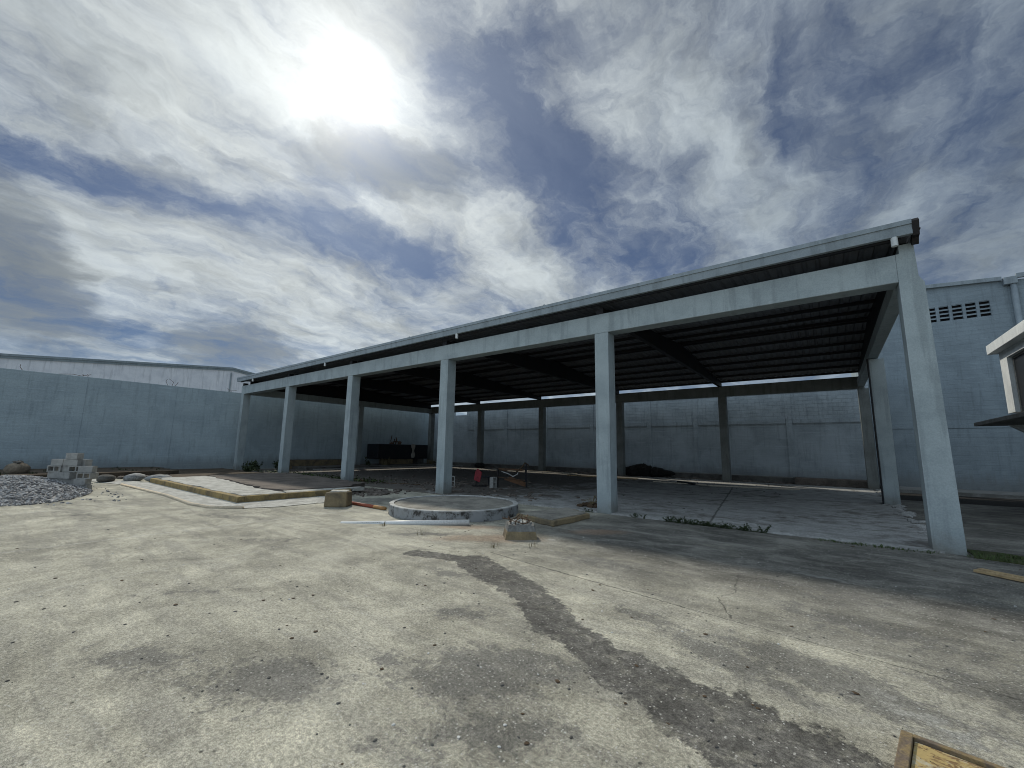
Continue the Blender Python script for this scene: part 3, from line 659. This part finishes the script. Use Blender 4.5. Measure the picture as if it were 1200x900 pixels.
MB().tube([(-10.9, 6.52, .04), (-9.35, 6.51, .04)], .042, 14).build('barrel', 'red_pipe_paint', rp, smooth=True)
MB().tube([(-9.35, 6.51, .04), (-8.88, 6.50, .04)], .046, 14).build('end_sleeve', 'orange_end', rp, smooth=True)

# ochre concrete stump
st = MB().prism([(-.36, -.33), (.02, -.36), (.37, -.30), (.34, .30), (-.34, .33)], 'z', 0, .37)
for v in st.v:
    if v.z > .2: v.x *= .95; v.y *= .95; v.z += rnd.uniform(-.025, .012)
M_ = Matrix.Rotation(R(38), 4, 'Z') @ Matrix.Diagonal((.80, .80, 1.05, 1)); st.v = [M_ @ v+Vector((-10.37, 6.12, 0)) for v in st.v]
stt = thing('concrete_stump', (-10.37, 6.12, 0), 'ochre stained square concrete stump near the platform corner', 'concrete block')
st.build('body', 'dull_ochre_concrete', stt, .03)
MB().prism(ragged([(-10.68, 6.12), (-10.37, 5.86), (-10.06, 6.14), (-10.37, 6.40)], .03, .12, random.Random(3)), 'z', .36, .396).build('pale_top', 'pale_mortar', stt)

# broken pier with starter bars
pr_ = thing('broken_pier', (-4.56, 6.26, 0), 'broken concrete pier stub with bent rusty rebar on top, ochre base', 'concrete pier')
def frust(cx, cy, r0, r1, z0, z1, n=16, jag=.02, top_jag=.0, rot=.75):
    g_ = random.Random(int(z0*100)+3); vs = []
    for r_, z in ((r0, z0), (r1, z1)):
        for k in range(n):
            a = 2*math.pi*k/n+rot; q_ = 1/max(abs(math.cos(a-rot)), abs(math.sin(a-rot)))**.8
            rr = 1.13*r_*q_*(1+g_.uniform(-jag, jag)); vs.append((cx+rr*math.cos(a), cy+rr*math.sin(a), z+(g_.uniform(-top_jag, top_jag) if z == z1 else 0)))
    return MB().add(vs, [tuple(range(n-1, -1, -1)), tuple(range(n, 2*n))]+[(k, (k+1) % n, n+(k+1) % n, n+k) for k in range(n)])
frust(-4.56, 6.26, .26, .235, 0, .13, jag=.05).build('base', 'dull_ochre_concrete', pr_)
frust(-4.56, 6.26, .235, .205, .131, .24, jag=.06, top_jag=.02).build('shaft', 'grey_concrete', pr_)
m = MB(); g_ = random.Random(9)
for k in range(9):
    a = k*.7; m.lump((-4.56+.12*math.cos(a), 6.26+.12*math.sin(a), .25), (.06, .05, .04), 1, .25, g_)
m.build('rubble_top', 'pale_mortar', pr_)
for k in range(9):
    a = 2*math.pi*k/9; r_ = .17
    x, y = -4.56+r_*math.cos(a), 6.26+r_*math.sin(a)
    bend = [(x, y, .2), (x+g_.uniform(-.02, .02), y+g_.uniform(-.02, .02), .31+g_.uniform(-.03, .05)), (x+g_.uniform(-.14, .14), y+g_.uniform(-.14, .14), .34+g_.uniform(-.05, .03))]
    MB().tube(bend, .011, 6).build('rebar', 'rusty_iron', pr_)
MB().tube([(-4.56+.19*math.cos(a), 6.26+.19*math.sin(a), .275+.02*math.sin(3*a)) for a in [k*.42 for k in range(16)]], .009, 6).build('stirrup', 'rusty_iron', pr_)

# ochre cover slab with a heap of scraps on it
cs_ = thing('cover_slab', (-5.05, 8.4, 0), 'tilted ochre edged concrete slab lying right of the cistern cover', 'concrete slab')
MB().prism(ragged([(-5.75, 7.75), (-4.58, 7.45), (-4.52, 8.95), (-5.4, 9.5)], .03, .2, random.Random(17)), 'z', 0, .115).build('slab', 'dull_ochre_concrete', cs_, .02)
MB().prism(ragged([(-5.68, 7.80), (-4.68, 7.55), (-4.60, 8.90), (-5.4, 9.38)], .05, .2, random.Random(18)), 'z', .05, .128).build('worn_top', 'cistern_top', cs_)
hp = MB(); g_ = random.Random(5)
for k in range(14): hp.lump((-5.35+g_.gauss(0, .18), 10.6+g_.gauss(0, .14), .06), (g_.uniform(.06, .16), g_.uniform(.05, .1), g_.uniform(.03, .08)), 1, .3, g_)
hpt = thing('scrap_heap', (-5.35, 10.6, .03), 'small heap of dead leaves and twigs on the floor behind the ochre slab', 'debris heap')
hp.build('leaves', 'dead_leaf', hpt)
m = MB()
for k in range(10):
    a = g_.uniform(0, 6.28); m.tube([(-5.3, 10.6, .08), (-5.25+.2*math.cos(a), 10.6+.2*math.sin(a), .2+g_.uniform(0, .12)), (-5.2+.32*math.cos(a), 10.6+.32*math.sin(a), .1+g_.uniform(0, .15))], .008, 4)
m.build('twigs', 'dry_grass', hpt)

# yellow metal hatch at lower right
ht = thing('metal_hatch', (.30, 2.9, 0), 'rusty yellow hatch plate in a steel frame at the lower right corner', 'hatch')
HM = Matrix.Translation((.185, 3.35, 0)) @ Matrix.Rotation(R(-9), 4, 'Z')
L_, Wd = .75, .95
for x0, x1, y0, y1 in ((0, .05, -Wd, 0), (L_-.05, L_, -Wd, 0), (.05, L_-.05, -.035, 0), (.05, L_-.05, -Wd, -Wd+.035)):
    MB().box(x0, x1, y0, y1, .0, .055, HM).build('frame_bar', 'hatch_rust', ht, .004)
MB().box(.054, L_-.054, -Wd+.04, -.04, .0, .036, HM).build('plate', 'yellow_flaking_plate', ht, .003)
# wood offcut at right
wo = thing('wood_board', (1.75, 8.35, 0), 'split pale timber board lying on the dark ground at right', 'board')
WM = Matrix.Translation((1.45, 8.62, .012)) @ Matrix.Rotation(R(-33), 4, 'Z')
MB().prism([(0, -.02), (.45, .005), (1.5, -.01), (1.5, .07), (0, .10)], 'z', 0, .035).build('plank', 'weathered_wood', wo)
wo.children[0].data.transform(Matrix.Translation(-wo.location) @ WM @ Matrix.Translation(wo.location))
MB().prism([(.0, -.10), (1.5, -.16), (1.5, -.03), (.40, -.012), (0, -.03)], 'z', 0, .03).build('plank', 'weathered_wood', wo)
wo.children[1].data.transform(Matrix.Translation(-wo.location) @ WM @ Matrix.Translation(wo.location))

# ------------------------------------------------------------------ gravel pile, blocks, boulder at the left
gv = MB(); g_ = random.Random(11)
def pile(x, y):
    cx, cy = -20.2, .9
    a = math.hypot((x-cx)/4.6, (y-cy)/1.75)
    return max(0, .46*(1-a**1.6)) if a < 1 else 0
N_ = 34
vs = []; fs = []
for j in range(N_+1):
    for i in range(N_+1):
        x = -25.+9.6*i/N_; y = -1.1+4.*j/N_; vs.append((x, y, pile(x, y)-.03))
for j in range(N_):
    for i in range(N_): a = j*(N_+1)+i; fs.append((a, a+1, a+N_+2, a+N_+1))
gv.add(vs, fs)
for k in range(12000):
    x = g_.uniform(-25.2, -15.2); y = g_.uniform(-1.2, 3.0); z = pile(x, y)
    if z < .01 and g_.random() > .025: continue
    r_ = g_.uniform(.014, .036); gv.lump((x, y, z+r_*.3), (r_*g_.uniform(.8, 1.4), r_, r_*g_.uniform(.6, 1.)), 0 if g_.random() < .0 else 1, .28, g_)
tag(gv.build('gravel_pile', 'crushed_stone'), 'heap of grey crushed stone against the left edge', 'gravel', kind='stuff')

def block_mesh():
    m = MB(); L, Wb, Hb = .42, .2, .2
    m.box(-L/2, L/2, -Wb/2, -Wb/2+.032, 0, Hb); m.box(-L/2, L/2, Wb/2-.032, Wb/2, 0, Hb)
    for x in (-L/2, -.018, L/2-.036): m.box(x, x+.036, -Wb/2+.032, Wb/2-.032, 0, Hb)
    return m.build('concrete_block', 'block_concrete', None, .004)
b0 = block_mesh()
ex = R0.copy(); ey = Vector((-ex.y, ex.x, 0)); O = Vector((-19.75, 2.05, 0))
K = 35.5
# (image x centre, level, depth offset, yaw, pose, label)   pose: 0 flat, 1 holes facing the yard, 2 on end
BL = [(97, -.2, 0, 4, 0, 'bottom right block of the pile, half sunk in gravel'), (96, 1, .0, -6, 0, 'block above the half sunken one at the pile right end'),
      (79, 1, .05, 8, 0, 'block in the low middle of the pile, rising from the gravel'), (62, 1, .15, -5, 0, 'low block at the left foot of the pile'),
      (99, 2, .0, 5, 1, 'block with open dark hollow facing out at the right'), (82, 2, .08, 84, 0, 'end on block in the pile centre beside the open hollow one'),
      (73, 2, .1, 96, 0, 'end on block left of the pile centre'), (60, 2, .12, -8, 0, 'block under the two leftmost stacked ones'),
      (98, 3, .05, 7, 0, 'smooth capping block on top of the right hand stack'), (84, 3, .12, 12, 1, 'tilted block with a shaded hollow next to the right capping block'),
      (70, 3, .16, -6, 0, 'block on the third level behind the leftmost column'), (60, 3, .1, 3, 1, 'block with two dark hollows on the left of the pile'),
      (50, 2.6, .25, 40, 2, 'small leaning block at the far left of the pile'), (61, 4, .15, -4, 0, 'pale block topping the left stack'),
      (78, 4, .1, 6, 0, 'block directly beneath the topmost one'), (83, 3.95, .32, -14, 0, 'skewed block behind the one beneath the topmost'),
      (78, 5, .12, -5, 0, 'topmost pale block of the pile'), (90, 1.9, .35, 15, 0, 'block at the back of the pile behind the right stack'), (70, 1.9, .4, -10, 0, 'block at the back left of the pile')]
for i, (u, lv, dp, ya, ps, lab) in enumerate(BL):
    o = b0 if i == 0 else b0.copy()
    if i: C.objects.link(o)
    rot = Matrix.Rotation(math.atan2(ex.y, ex.x)+R(ya), 4, 'Z')
    z = max(lv-.2, -.1)*.205
    if ps == 1: rot = rot @ Matrix.Translation((0, .1, .1)) @ Matrix.Rotation(R(90), 4, 'X')
    if ps == 2: rot = rot @ Matrix.Rotation(R(90), 4, 'Y')
    o.matrix_world = Matrix.Translation(O+ex*((u-78)/K)+ey*dp+Vector((0, 0, z+(.2 if ps == 2 else 0)))) @ rot
    tag(o, 'grey hollow concrete '+lab, 'concrete block', 'concrete blocks stacked beside the gravel')
bo = thing('boulder', (-25.9, 1.25, .2), 'round brown boulder on the earth terrace left of the block pile', 'boulder')
MB().lump((-25.9, 1.25, .42), (.36, .32, .28), 3, .05, random.Random(3)).build('stone', 'boulder_stone', bo, smooth=True)
m = MB(); g_ = random.Random(14)
for k in range(5): m.lump((-25.9+g_.uniform(-.12, .12), 1.25+g_.uniform(-.12, .12), .70), (.11, .08, .07), 1, .3, g_)
m.build('rubble_top', 'dark_concrete', bo)
for i, (x, y, r_, lab) in enumerate([(-22.85, 3.45, (.42, .3, .17), 'dark slumped cement bag behind the apron'), (-22.6, 4.25, (.45, .3, .18), 'pale grey cement bag beside the dark one'), (-21.9, 4.9, (.5, .3, .16), 'grey cement bag closest to the ochre kerb')]):
    tag(MB().lump((x, y, r_[2]*.8), r_, 2, .10, random.Random(40+i)).build('cement_bag', 'grey_bag' if i else 'dark_concrete', smooth=True), lab, 'bag')

# ------------------------------------------------------------------ things under the shed
tk = thing('water_tank', (-28.7, 22, .2), 'black rectangular water tank on a low plinth in the back corner', 'tank')
MB().box(-29.4, -27.9, 19.45, 24.5, .62, 1.80).build('tank_body', 'tank_paint', tk, .04)
MB().box(-29.3, -28.15, 20.6, 23.1, .2, .618).build('plinth', 'dull_ochre_concrete', tk, .01)
MB().box(-29.3, -28.15, 23.7, 24.3, .2, .618).build('plinth', 'dark_concrete', tk, .01)
m = MB(); g_ = random.Random(8)
for k in range(7):
    y = g_.uniform(21.0, 22.2); m.tube([(-28.6, y, 1.78), (-28.6, y+g_.uniform(-.2, .2), 1.78+g_.uniform(.2, .5)), (-28.6, y+g_.uniform(-.5, .5), 1.78+g_.uniform(.2, .8))], .035, 6)
m.lump((-28.6, 21.2, 1.86), (.2, .25, .12), 1, .2, g_); m.lump((-28.6, 22., 1.9), (.16, .16, .2), 1, .2, g_)
m.build('pipe_fittings', 'rusty_iron', tk)
rag = MB(); g_ = random.Random(6)
cols = 6; rows = 10
vs = [(-27.86+.05*math.sin(c_*1.7+r_*.5)+.02*g_.random(), 22.85+(c_/cols-.5)*(.42-.02*r_+.1*math.sin(r_)), 1.82-r_*.115+(.05 if c_ % 2 else 0)) for r_ in range(rows+1) for c_ in range(cols+1)]
rag.add(vs, [(r_*(cols+1)+c_, r_*(cols+1)+c_+1, (r_+1)*(cols+1)+c_+1, (r_+1)*(cols+1)+c_) for r_ in range(rows) for c_ in range(cols)])
o = rag.build('hanging_rag', 'rag_cloth', smooth=True); o.modifiers.new('t', 'SOLIDIFY').thickness = .012
tag(o, 'pale ragged cloth hanging over the front of the black tank', 'cloth')
lwl = MB().box(-28.75, -28.4, 12.6, 17.6, 0, .60)
lw2 = thing('low_wall', (-28.5, 15, 0), 'low ochre wall by the left wall between the second and third columns', 'wall')
lwl.build('wall_face', 'dull_ochre_concrete', lw2, .02)
MB().box(-28.79, -28.36, 12.55, 17.65, .602, .64).build('coping', 'grey_concrete', lw2, .01)

# red chair
ch = thing('chair', (-11.5, 12.9, .035), 'broken chair with a red padded back under the shed', 'chair')
def frame_pts(dx, dy, dz): return Vector((-11.5, 12.9, .035))+R0*dx+Vector((-R0.y, R0.x, 0))*dy+Vector((0, 0, dz))
m = MB(); cs5 = [(-.30, -.10, .36), (-.02, -.02, .10+.12), (.10, -.02, .52), (-.14, .02, .74)]
front = [frame_pts(-.20, -.16, .26), frame_pts(.06, -.20, .17), frame_pts(.13, -.10, .56), frame_pts(-.06, -.02, .72), frame_pts(-.14, -.04, .62)]
back_ = [p+Vector((-R0.y, R0.x, 0))*.06 for p in front]; nf = len(front)
m.add(front+back_, [tuple(range(nf)), tuple(range(2*nf-1, nf-1, -1))]+[(i, i+nf, (i+1) % nf+nf, (i+1) % nf) for i in range(nf)])
m.build('backrest', 'red_fabric', ch, .02)
MB().add([frame_pts(a, b, z) for z in (.36, .41) for a, b in ((.10, -.12), (.46, -.10), (.46, .32), (.08, .30))], [(0, 1, 2, 3), (7, 6, 5, 4), (0, 4, 5, 1), (1, 5, 6, 2), (2, 6, 7, 3), (3, 7, 4, 0)]).build('seat', 'tank_paint', ch, .01)
for a, b in ((-.12, -.12), (.42, -.10), (-.1, .30), (.42, .30)):
    MB().tube([frame_pts(a, b, 0), frame_pts(a*.8+.04, b, .38)], .016, 8).build('leg', 'dark_steel', ch)
for b in (-.16, .32):
    MB().tube([frame_pts(-.30, b, .016), frame_pts(.5, b, .016)], .016, 8).build('runner', 'dark_steel', ch)
# block standing on end + second block, behind column four
def stand_block(x, y, yaw_, lab):
    o = b0.copy(); C.objects.link(o)
    o.matrix_world = Matrix.Translation((x, y, .035+.21)) @ Matrix.Rotation(R(yaw_), 4, 'Z') @ Matrix.Rotation(R(90), 4, 'Y')
    tag(o, lab, 'concrete block', 'hollow blocks standing on end under the shed'); return o
stand_block(-10.68, 12.74, -12, 'hollow concrete block standing on end beside the red chair')
stand_block(-12.15, 12.04, -45, 'hollow concrete block standing on end just right of the fourth column')
# collapsed metal desk frame
ds = thing('desk_frame', (-10.2, 13.7, .035), 'collapsed rusty desk frame with loose boards beside the red chair', 'desk frame')
def dp(dx, dy, dz): return Vector((-10.75, 13.2, .035))+R0*dx+Vector((-R0.y, R0.x, 0))*dy+Vector((0, 0, dz))
for a, e in (((0, 0, .72), (1.05, 0, .66)), ((0, .6, .72), (1.1, .6, .68)), ((0, 0, .40), (1.1, .05, .28))):
    MB().tube([dp(*a), dp(*e)], .02, 6).build('rail', 'rusty_iron', ds)
for a, e in (((0, 0, 0), (0, 0, .74)), ((1.16, 0, 0), (1.15, 0, .95)), ((0, .6, 0), (0, .6, .74)), ((1.15, .6, 0), (1.15, .6, .8))):
    MB().tube([dp(*a), dp(*e)], .024, 6).build('leg', 'dark_steel', ds)
MB().add([dp(*p) for p in ((.25, .02, .30), (1.12, .04, .02), (1.14, .07, .20), (.5, .05, .42), (.25, .05, .30), (1.12, .07, .02), (1.14, .10, .20), (.5, .08, .42))], [(0, 1, 2, 3), (7, 6, 5, 4), (0, 4, 5, 1), (1, 5, 6, 2), (2, 6, 7, 3), (3, 7, 4, 0)]).build('panel', 'brown_board', ds)
MB().tube([dp(.15, .1, .62), dp(.45, .1, .52), dp(.62, .1, .42), dp(.80, .1, .52), dp(.86, .1, .74)], .02, 6).build('bent_tube', 'white_chip', ds)
MB().tube([dp(.75, .1, .6), dp(1.0, .1, .82), dp(1.10, .1, .98), dp(1.25, .1, .88)], .035, 6).build('rag', 'dead_leaf', ds)
MB().tube([dp(.05, .1, .70), dp(.3, .15, .66), dp(.5, .1, .70), dp(1., .1, .70)], .03, 6).build('slat', 'brown_board', ds)
# mound, planks, litter
md = MB(); g_ = random.Random(23)
for k in range(26):
    x = g_.uniform(-11.0, -7.9); f_ = 1-abs(x+9.5)/1.9
    md.lump((x, 25.95+g_.uniform(-.12, .2), .28), (.45, .3, .46*f_+.08), 2, .10, g_)
tag(md.build('soil_mound', 'black_soil', smooth=True), 'black mound of soil heaped on the rear ledge right of the fifth front column', 'mound')
def plank(a, b, wd, th, mat, lab, name='plank'):
    a, b = Vector(a), Vector(b); d = (b-a); L = d.length; an = math.atan2(d.y, d.x)
    M = Matrix.Translation(a) @ Matrix.Rotation(an, 4, 'Z')
    tag(MB().box(0, L, -wd/2, wd/2, 0, th, M).build(name, mat, None, .004), lab, 'plank')
plank((-4.6, 21.0, .035), (-1.2, 21.95, .035), .10, .05, 'pale_wood', 'long pale batten on the shed floor in front of the rear columns')
plank((-7.3, 21.5, .035), (-4.7, 21.2, .035), .08, .045, 'pale_wood', 'thin pale batten left of the longest one on the shed floor')
plank((-20.2, 24.2, .035), (-13.0, 24.0, .035), .16, .06, 'pale_wood', 'long pale plank along the rear of the shed behind the red chair')
plank((-12.8, 22.4, .035), (-8.5, 22.5, .035), .14, .05, 'weathered_wood', 'brown plank lying in front of the black soil mound')
plank((-6.2, 21.9, .035), (-5.2, 21.0, .035), .12, .10, 'tank_paint', 'short black plank crossing the thin pale batten')
plank((-15.2, 10.9, .035), (-13.6, 11.6, .035), .09, .03, 'dead_leaf', 'dark stick lying behind the ochre stump')
plank((-11.6, 10.6, .035), (-10.4, 10.9, .035), .10, .03, 'brown_slab', 'flat dark board on the floor behind the cistern cover')
plank((-14.6, 13.9, .035), (-12.4, 13.2, .035), .12, .04, 'brown_slab', 'dark plank on the floor left of the red chair')
plank((-18., 11.0, .035), (-16.4, 10.9, .035), .18, .05, 'brown_board', 'brown board beside the third column foot')
# tyre-like dark bucket behind column four
tag(MB().lump((-22.6, 25.4, .22), (.55, .4, .25), 2, .12, random.Random(2)).build('rubbish_sack', 'tyre_black', smooth=True), 'black rubbish sack by the rear wall left of the red chair', 'sack')

# ------------------------------------------------------------------ vegetation
def tuft(c, n, h, spread, g_, wd=.012, lean=.6):
    m = MB()
    for k in range(n):
        a = g_.uniform(0, 6.28); r_ = spread*math.sqrt(g_.random()); b = Vector((c[0]+r_*math.cos(a), c[1]+r_*math.sin(a), c[2]))
        hh = h*g_.uniform(.5, 1.1); d_ = Vector((math.cos(a+g_.uniform(-1, 1)), math.sin(a+g_.uniform(-1, 1)), 0)); sd_ = Vector((-d_.y, d_.x, 0))*wd*g_.uniform(.6, 1.3)
        p1 = b+d_*hh*lean*.3+Vector((0, 0, hh*.6)); p2 = b+d_*hh*lean+Vector((0, 0, hh*g_.uniform(.7, 1.)))
        m.add([b-sd_, b+sd_, p1+sd_*.8, p1-sd_*.8, p2], [(0, 1, 2, 3), (3, 2, 4)])
    return m
def leafy(c, n, h, spread, g_, ls=.05):
    m = MB(); stems = max(5, n//10); c = Vector(c)
    m.tube([c-Vector((spread*.8, 0, -.004)), c+Vector((0, .02, .012)), c+Vector((spread*.8, 0, .004))], .006, 4)      # creeping runner
    for k in range(stems):
        a = g_.uniform(0, 6.28); b = c+Vector((spread*g_.uniform(-.8, .8), g_.uniform(-.03, .03), 0))
        e = b+Vector((spread*.45*math.cos(a), spread*.3*math.sin(a), h*g_.uniform(.35, 1.)))
        mid_ = (b+e)/2+Vector((0, 0, h*.12)); m.tube([b, mid_, e], [.006, .005, .003], 4)
        for j in range(n//stems+3):
            f = g_.uniform(.05, 1.); p = (b.lerp(mid_, f*2) if f < .5 else mid_.lerp(e, f*2-1))
            u_ = Vector((g_.uniform(-1, 1), g_.uniform(-1, 1), g_.uniform(-.3, 1.1))).normalized()
            v_ = u_.cross(Vector((g_.uniform(-1, 1), g_.uniform(-1, 1), 1))).normalized(); s_ = ls*g_.uniform(.7, 1.6)
            m.add([p, p+u_*s_*.6+v_*s_*.35, p+u_*s_*1.3, p+u_*s_*.6-v_*s_*.35], [(0, 1, 2, 3)])
    return m
g_ = random.Random(77)
for (x, y, n_, h, s_, lab) in [(-3.72, 9.84, 80, .13, .20, 'small weed at the slab edge closest to the fifth column'), (-2.95, 9.82, 150, .13, .24, 'leafy weed at the left end of the long slab edge row'), (-2.66, 9.80, 190, .12, .25, 'dense low weed second from the left of the slab edge row'),
                               (-2.32, 9.81, 190, .12, .26, 'dense dark weed in the middle of the slab edge row'), (-1.98, 9.80, 190, .11, .26, 'spreading weed right of the middle of the slab edge row'), (-1.66, 9.80, 120, .10, .22, 'low weed second from the right of the slab edge row'),
                               (-1.30, 9.79, 150, .15, .24, 'upright weed at the right end of the slab edge row'), (-5.0, 9.86, 40, .10, .14, 'tiny weed at the fifth column foot')]:
    tag(leafy((x, y, .0), n_, h, s_, g_, .024).build('weed', 'leaf_dark'), lab, 'weed', 'weeds along the slab edge')
m = MB()
for k in range(70):
    x = g_.uniform(1.65, 4.4); m.v += []; tt = tuft((x, 9.9+g_.uniform(-.35, .35)-.1*(x-1.6), .01), 14, .07, .12, g_, .006); m.add(tt.v, tt.f)
for k in range(22):
    x = g_.uniform(-.3, 1.2); tt = tuft((x, 9.76+g_.uniform(-.08, .06), .0), 9, .05, .10, g_, .006); m.add(tt.v, tt.f)
tag(m.build('grass', 'leaf_green'), 'short green grass at the foot of the nearest column', 'grass', kind='stuff')
for (x, y, h, s_, n_, lab) in [(-27.2, 10.4, .6, .9, 260, 'dark shrub against the left wall beside the leftmost column'), (-27.0, 11.9, .55, .8, 240, 'dark leafy shrub between the first and second columns'), (-25.7, 9.6, .3, .6, 160, 'low bush in front of the leftmost column'), (-27.3, 18.2, .7, .4, 90, 'thin dark weed left of the black tank')]:
    tag(leafy((x, y, .05), n_, h, s_, g_, .10).build('shrub', 'leaf_dark'), lab, 'shrub', 'shrubs inside the left end of the shed')
m = MB()
for k in range(900):
    x = g_.uniform(-25.5, -15.); y = g_.gauss(10.6, .5)
    p = Vector((x, y, .07+g_.random()*.08+(.1 if y < 9.9 else 0))); u_ = Vector((g_.uniform(-1, 1), g_.uniform(-1, 1), g_.uniform(-.3, .5))).normalized(); v_ = u_.cross(Vector((0, .3, 1))).normalized(); s_ = g_.uniform(.04, .09)
    m.add([p-u_*s_, p+v_*s_*.5, p+u_*s_, p-v_*s_*.5], [(0, 1, 2, 3)])
tag(m.build('leaf_litter', 'leaf_green'), 'green fallen leaves strewn behind the kerbed platform', 'leaves', kind='stuff')
for (x, y, z, h, lab) in [(-27.5, 19.9, .2, .7, 'pale dry grass clump left of the black tank'), (-27.3, 24.3, .2, .55, 'dry yellow weed at the right foot of the black tank')]:
    tag(tuft((x, y, z), 60, h, .35, g_, .02).build('dry_grass', 'dry_grass'), lab, 'dry grass')
for (x, y, lab) in [(-5.95, 5.15, 'dry twiggy weed in front of the plastic pipe'), (-3.9, 5.7, 'small dry twig weed right of the broken pier'), (-4.35, 5.3, 'thin dry stalk on the pale concrete before the broken pier'), (-7.15, 5.2, 'straw coloured weed under the middle of the plastic pipe')]:
    tag(tuft((x, y, 0), 12, .12, .08, g_, .004, .4).build('weed', 'dry_grass'), lab, 'weed')
m = MB()
for k in range(60):
    x, y = -24.8+g_.uniform(-4.5, 0), g_.uniform(-4, 6.2); tt = tuft((x, y, .25), 7, .14, .1, g_, .01); m.add(tt.v, tt.f)
tag(m.build('terrace_grass', 'leaf_dark'), 'sparse dark grass on the earth terrace by the left wall', 'grass', kind='stuff')

# ------------------------------------------------------------------ litter
def scatter(name, mat, n, reg, rr, lab, cat, g_, z=0., flat=.5):
    m = MB()
    for k in range(n):
        x, y = reg(g_); r_ = g_.uniform(*rr); m.lump((x, y, z+r_*.2), (r_*g_.uniform(.7, 1.6), r_, r_*flat), 1, .25, g_)
    return tag(m.build(name, mat), lab, cat, kind='stuff')
def yard(g_):
    d_ = 1.6+9*g_.random()**1.6; a = R(-37.9)+R(g_.uniform(-56, 56)); return d_*math.sin(a), d_*math.cos(a)
scatter('grit', 'dark_concrete', 380, yard, (.004, .013), 'dark grit and pebbles scattered over the yard', 'grit', random.Random(61))
scatter('stone_chips', 'white_chip', 130, yard, (.004, .012), 'white stone chips scattered over the yard', 'chips', random.Random(62))
scatter('dead_leaves', 'dead_leaf', 90, yard, (.008, .02), 'dry brown leaves scattered over the yard', 'leaves', random.Random(63), 0., .25)
def inside(g_): return -23.5+22*g_.random()**1.7, 10.4+14.8*g_.random()**.7
scatter('floor_debris', 'dark_concrete', 620, inside, (.012, .04), 'dark debris and dirt crumbs on the shed floor', 'debris', random.Random(64), .035, .5)
def centre(g_): return g_.gauss(-13.5, 3.2), min(16., max(10.3, 10.4+abs(g_.gauss(0, 2.2))))
scatter('floor_rubble', 'brown_slab', 240, centre, (.02, .09), 'brown rubble and bark strewn over the shed floor behind the cistern cover', 'rubble', random.Random(72), .035, .5)
def edge(g_): return g_.gauss(1.42, .09), g_.uniform(10.3, 25)
scatter('broken_edge', 'floor_concrete', 150, edge, (.04, .12), 'broken concrete crumbs along the right edge of the floor slab', 'rubble', random.Random(65), .0, .4)
def kerbend(g_): return g_.gauss(-12.6, .5), g_.gauss(8.6, .5)
scatter('platform_rubble', 'brown_slab', 110, kerbend, (.03, .12), 'brown rubble where the kerbed platform meets the third column', 'rubble', random.Random(71), .0, .6)
def backstrip(g_): return g_.uniform(-24, 1), g_.uniform(25.7, 26.4)
scatter('rear_rubble', 'brown_slab', 260, backstrip, (.05, .16), 'brown rubble and dirt along the rear ledge', 'rubble', random.Random(66), .0, .6)
def leftstrip(g_): return g_.uniform(-25.2, -24.2), g_.uniform(-3, 6.)
scatter('terrace_rubble', 'brown_slab', 120, leftstrip, (.05, .16), 'brown rubble along the front of the earth terrace', 'rubble', random.Random(67), .02, .6)
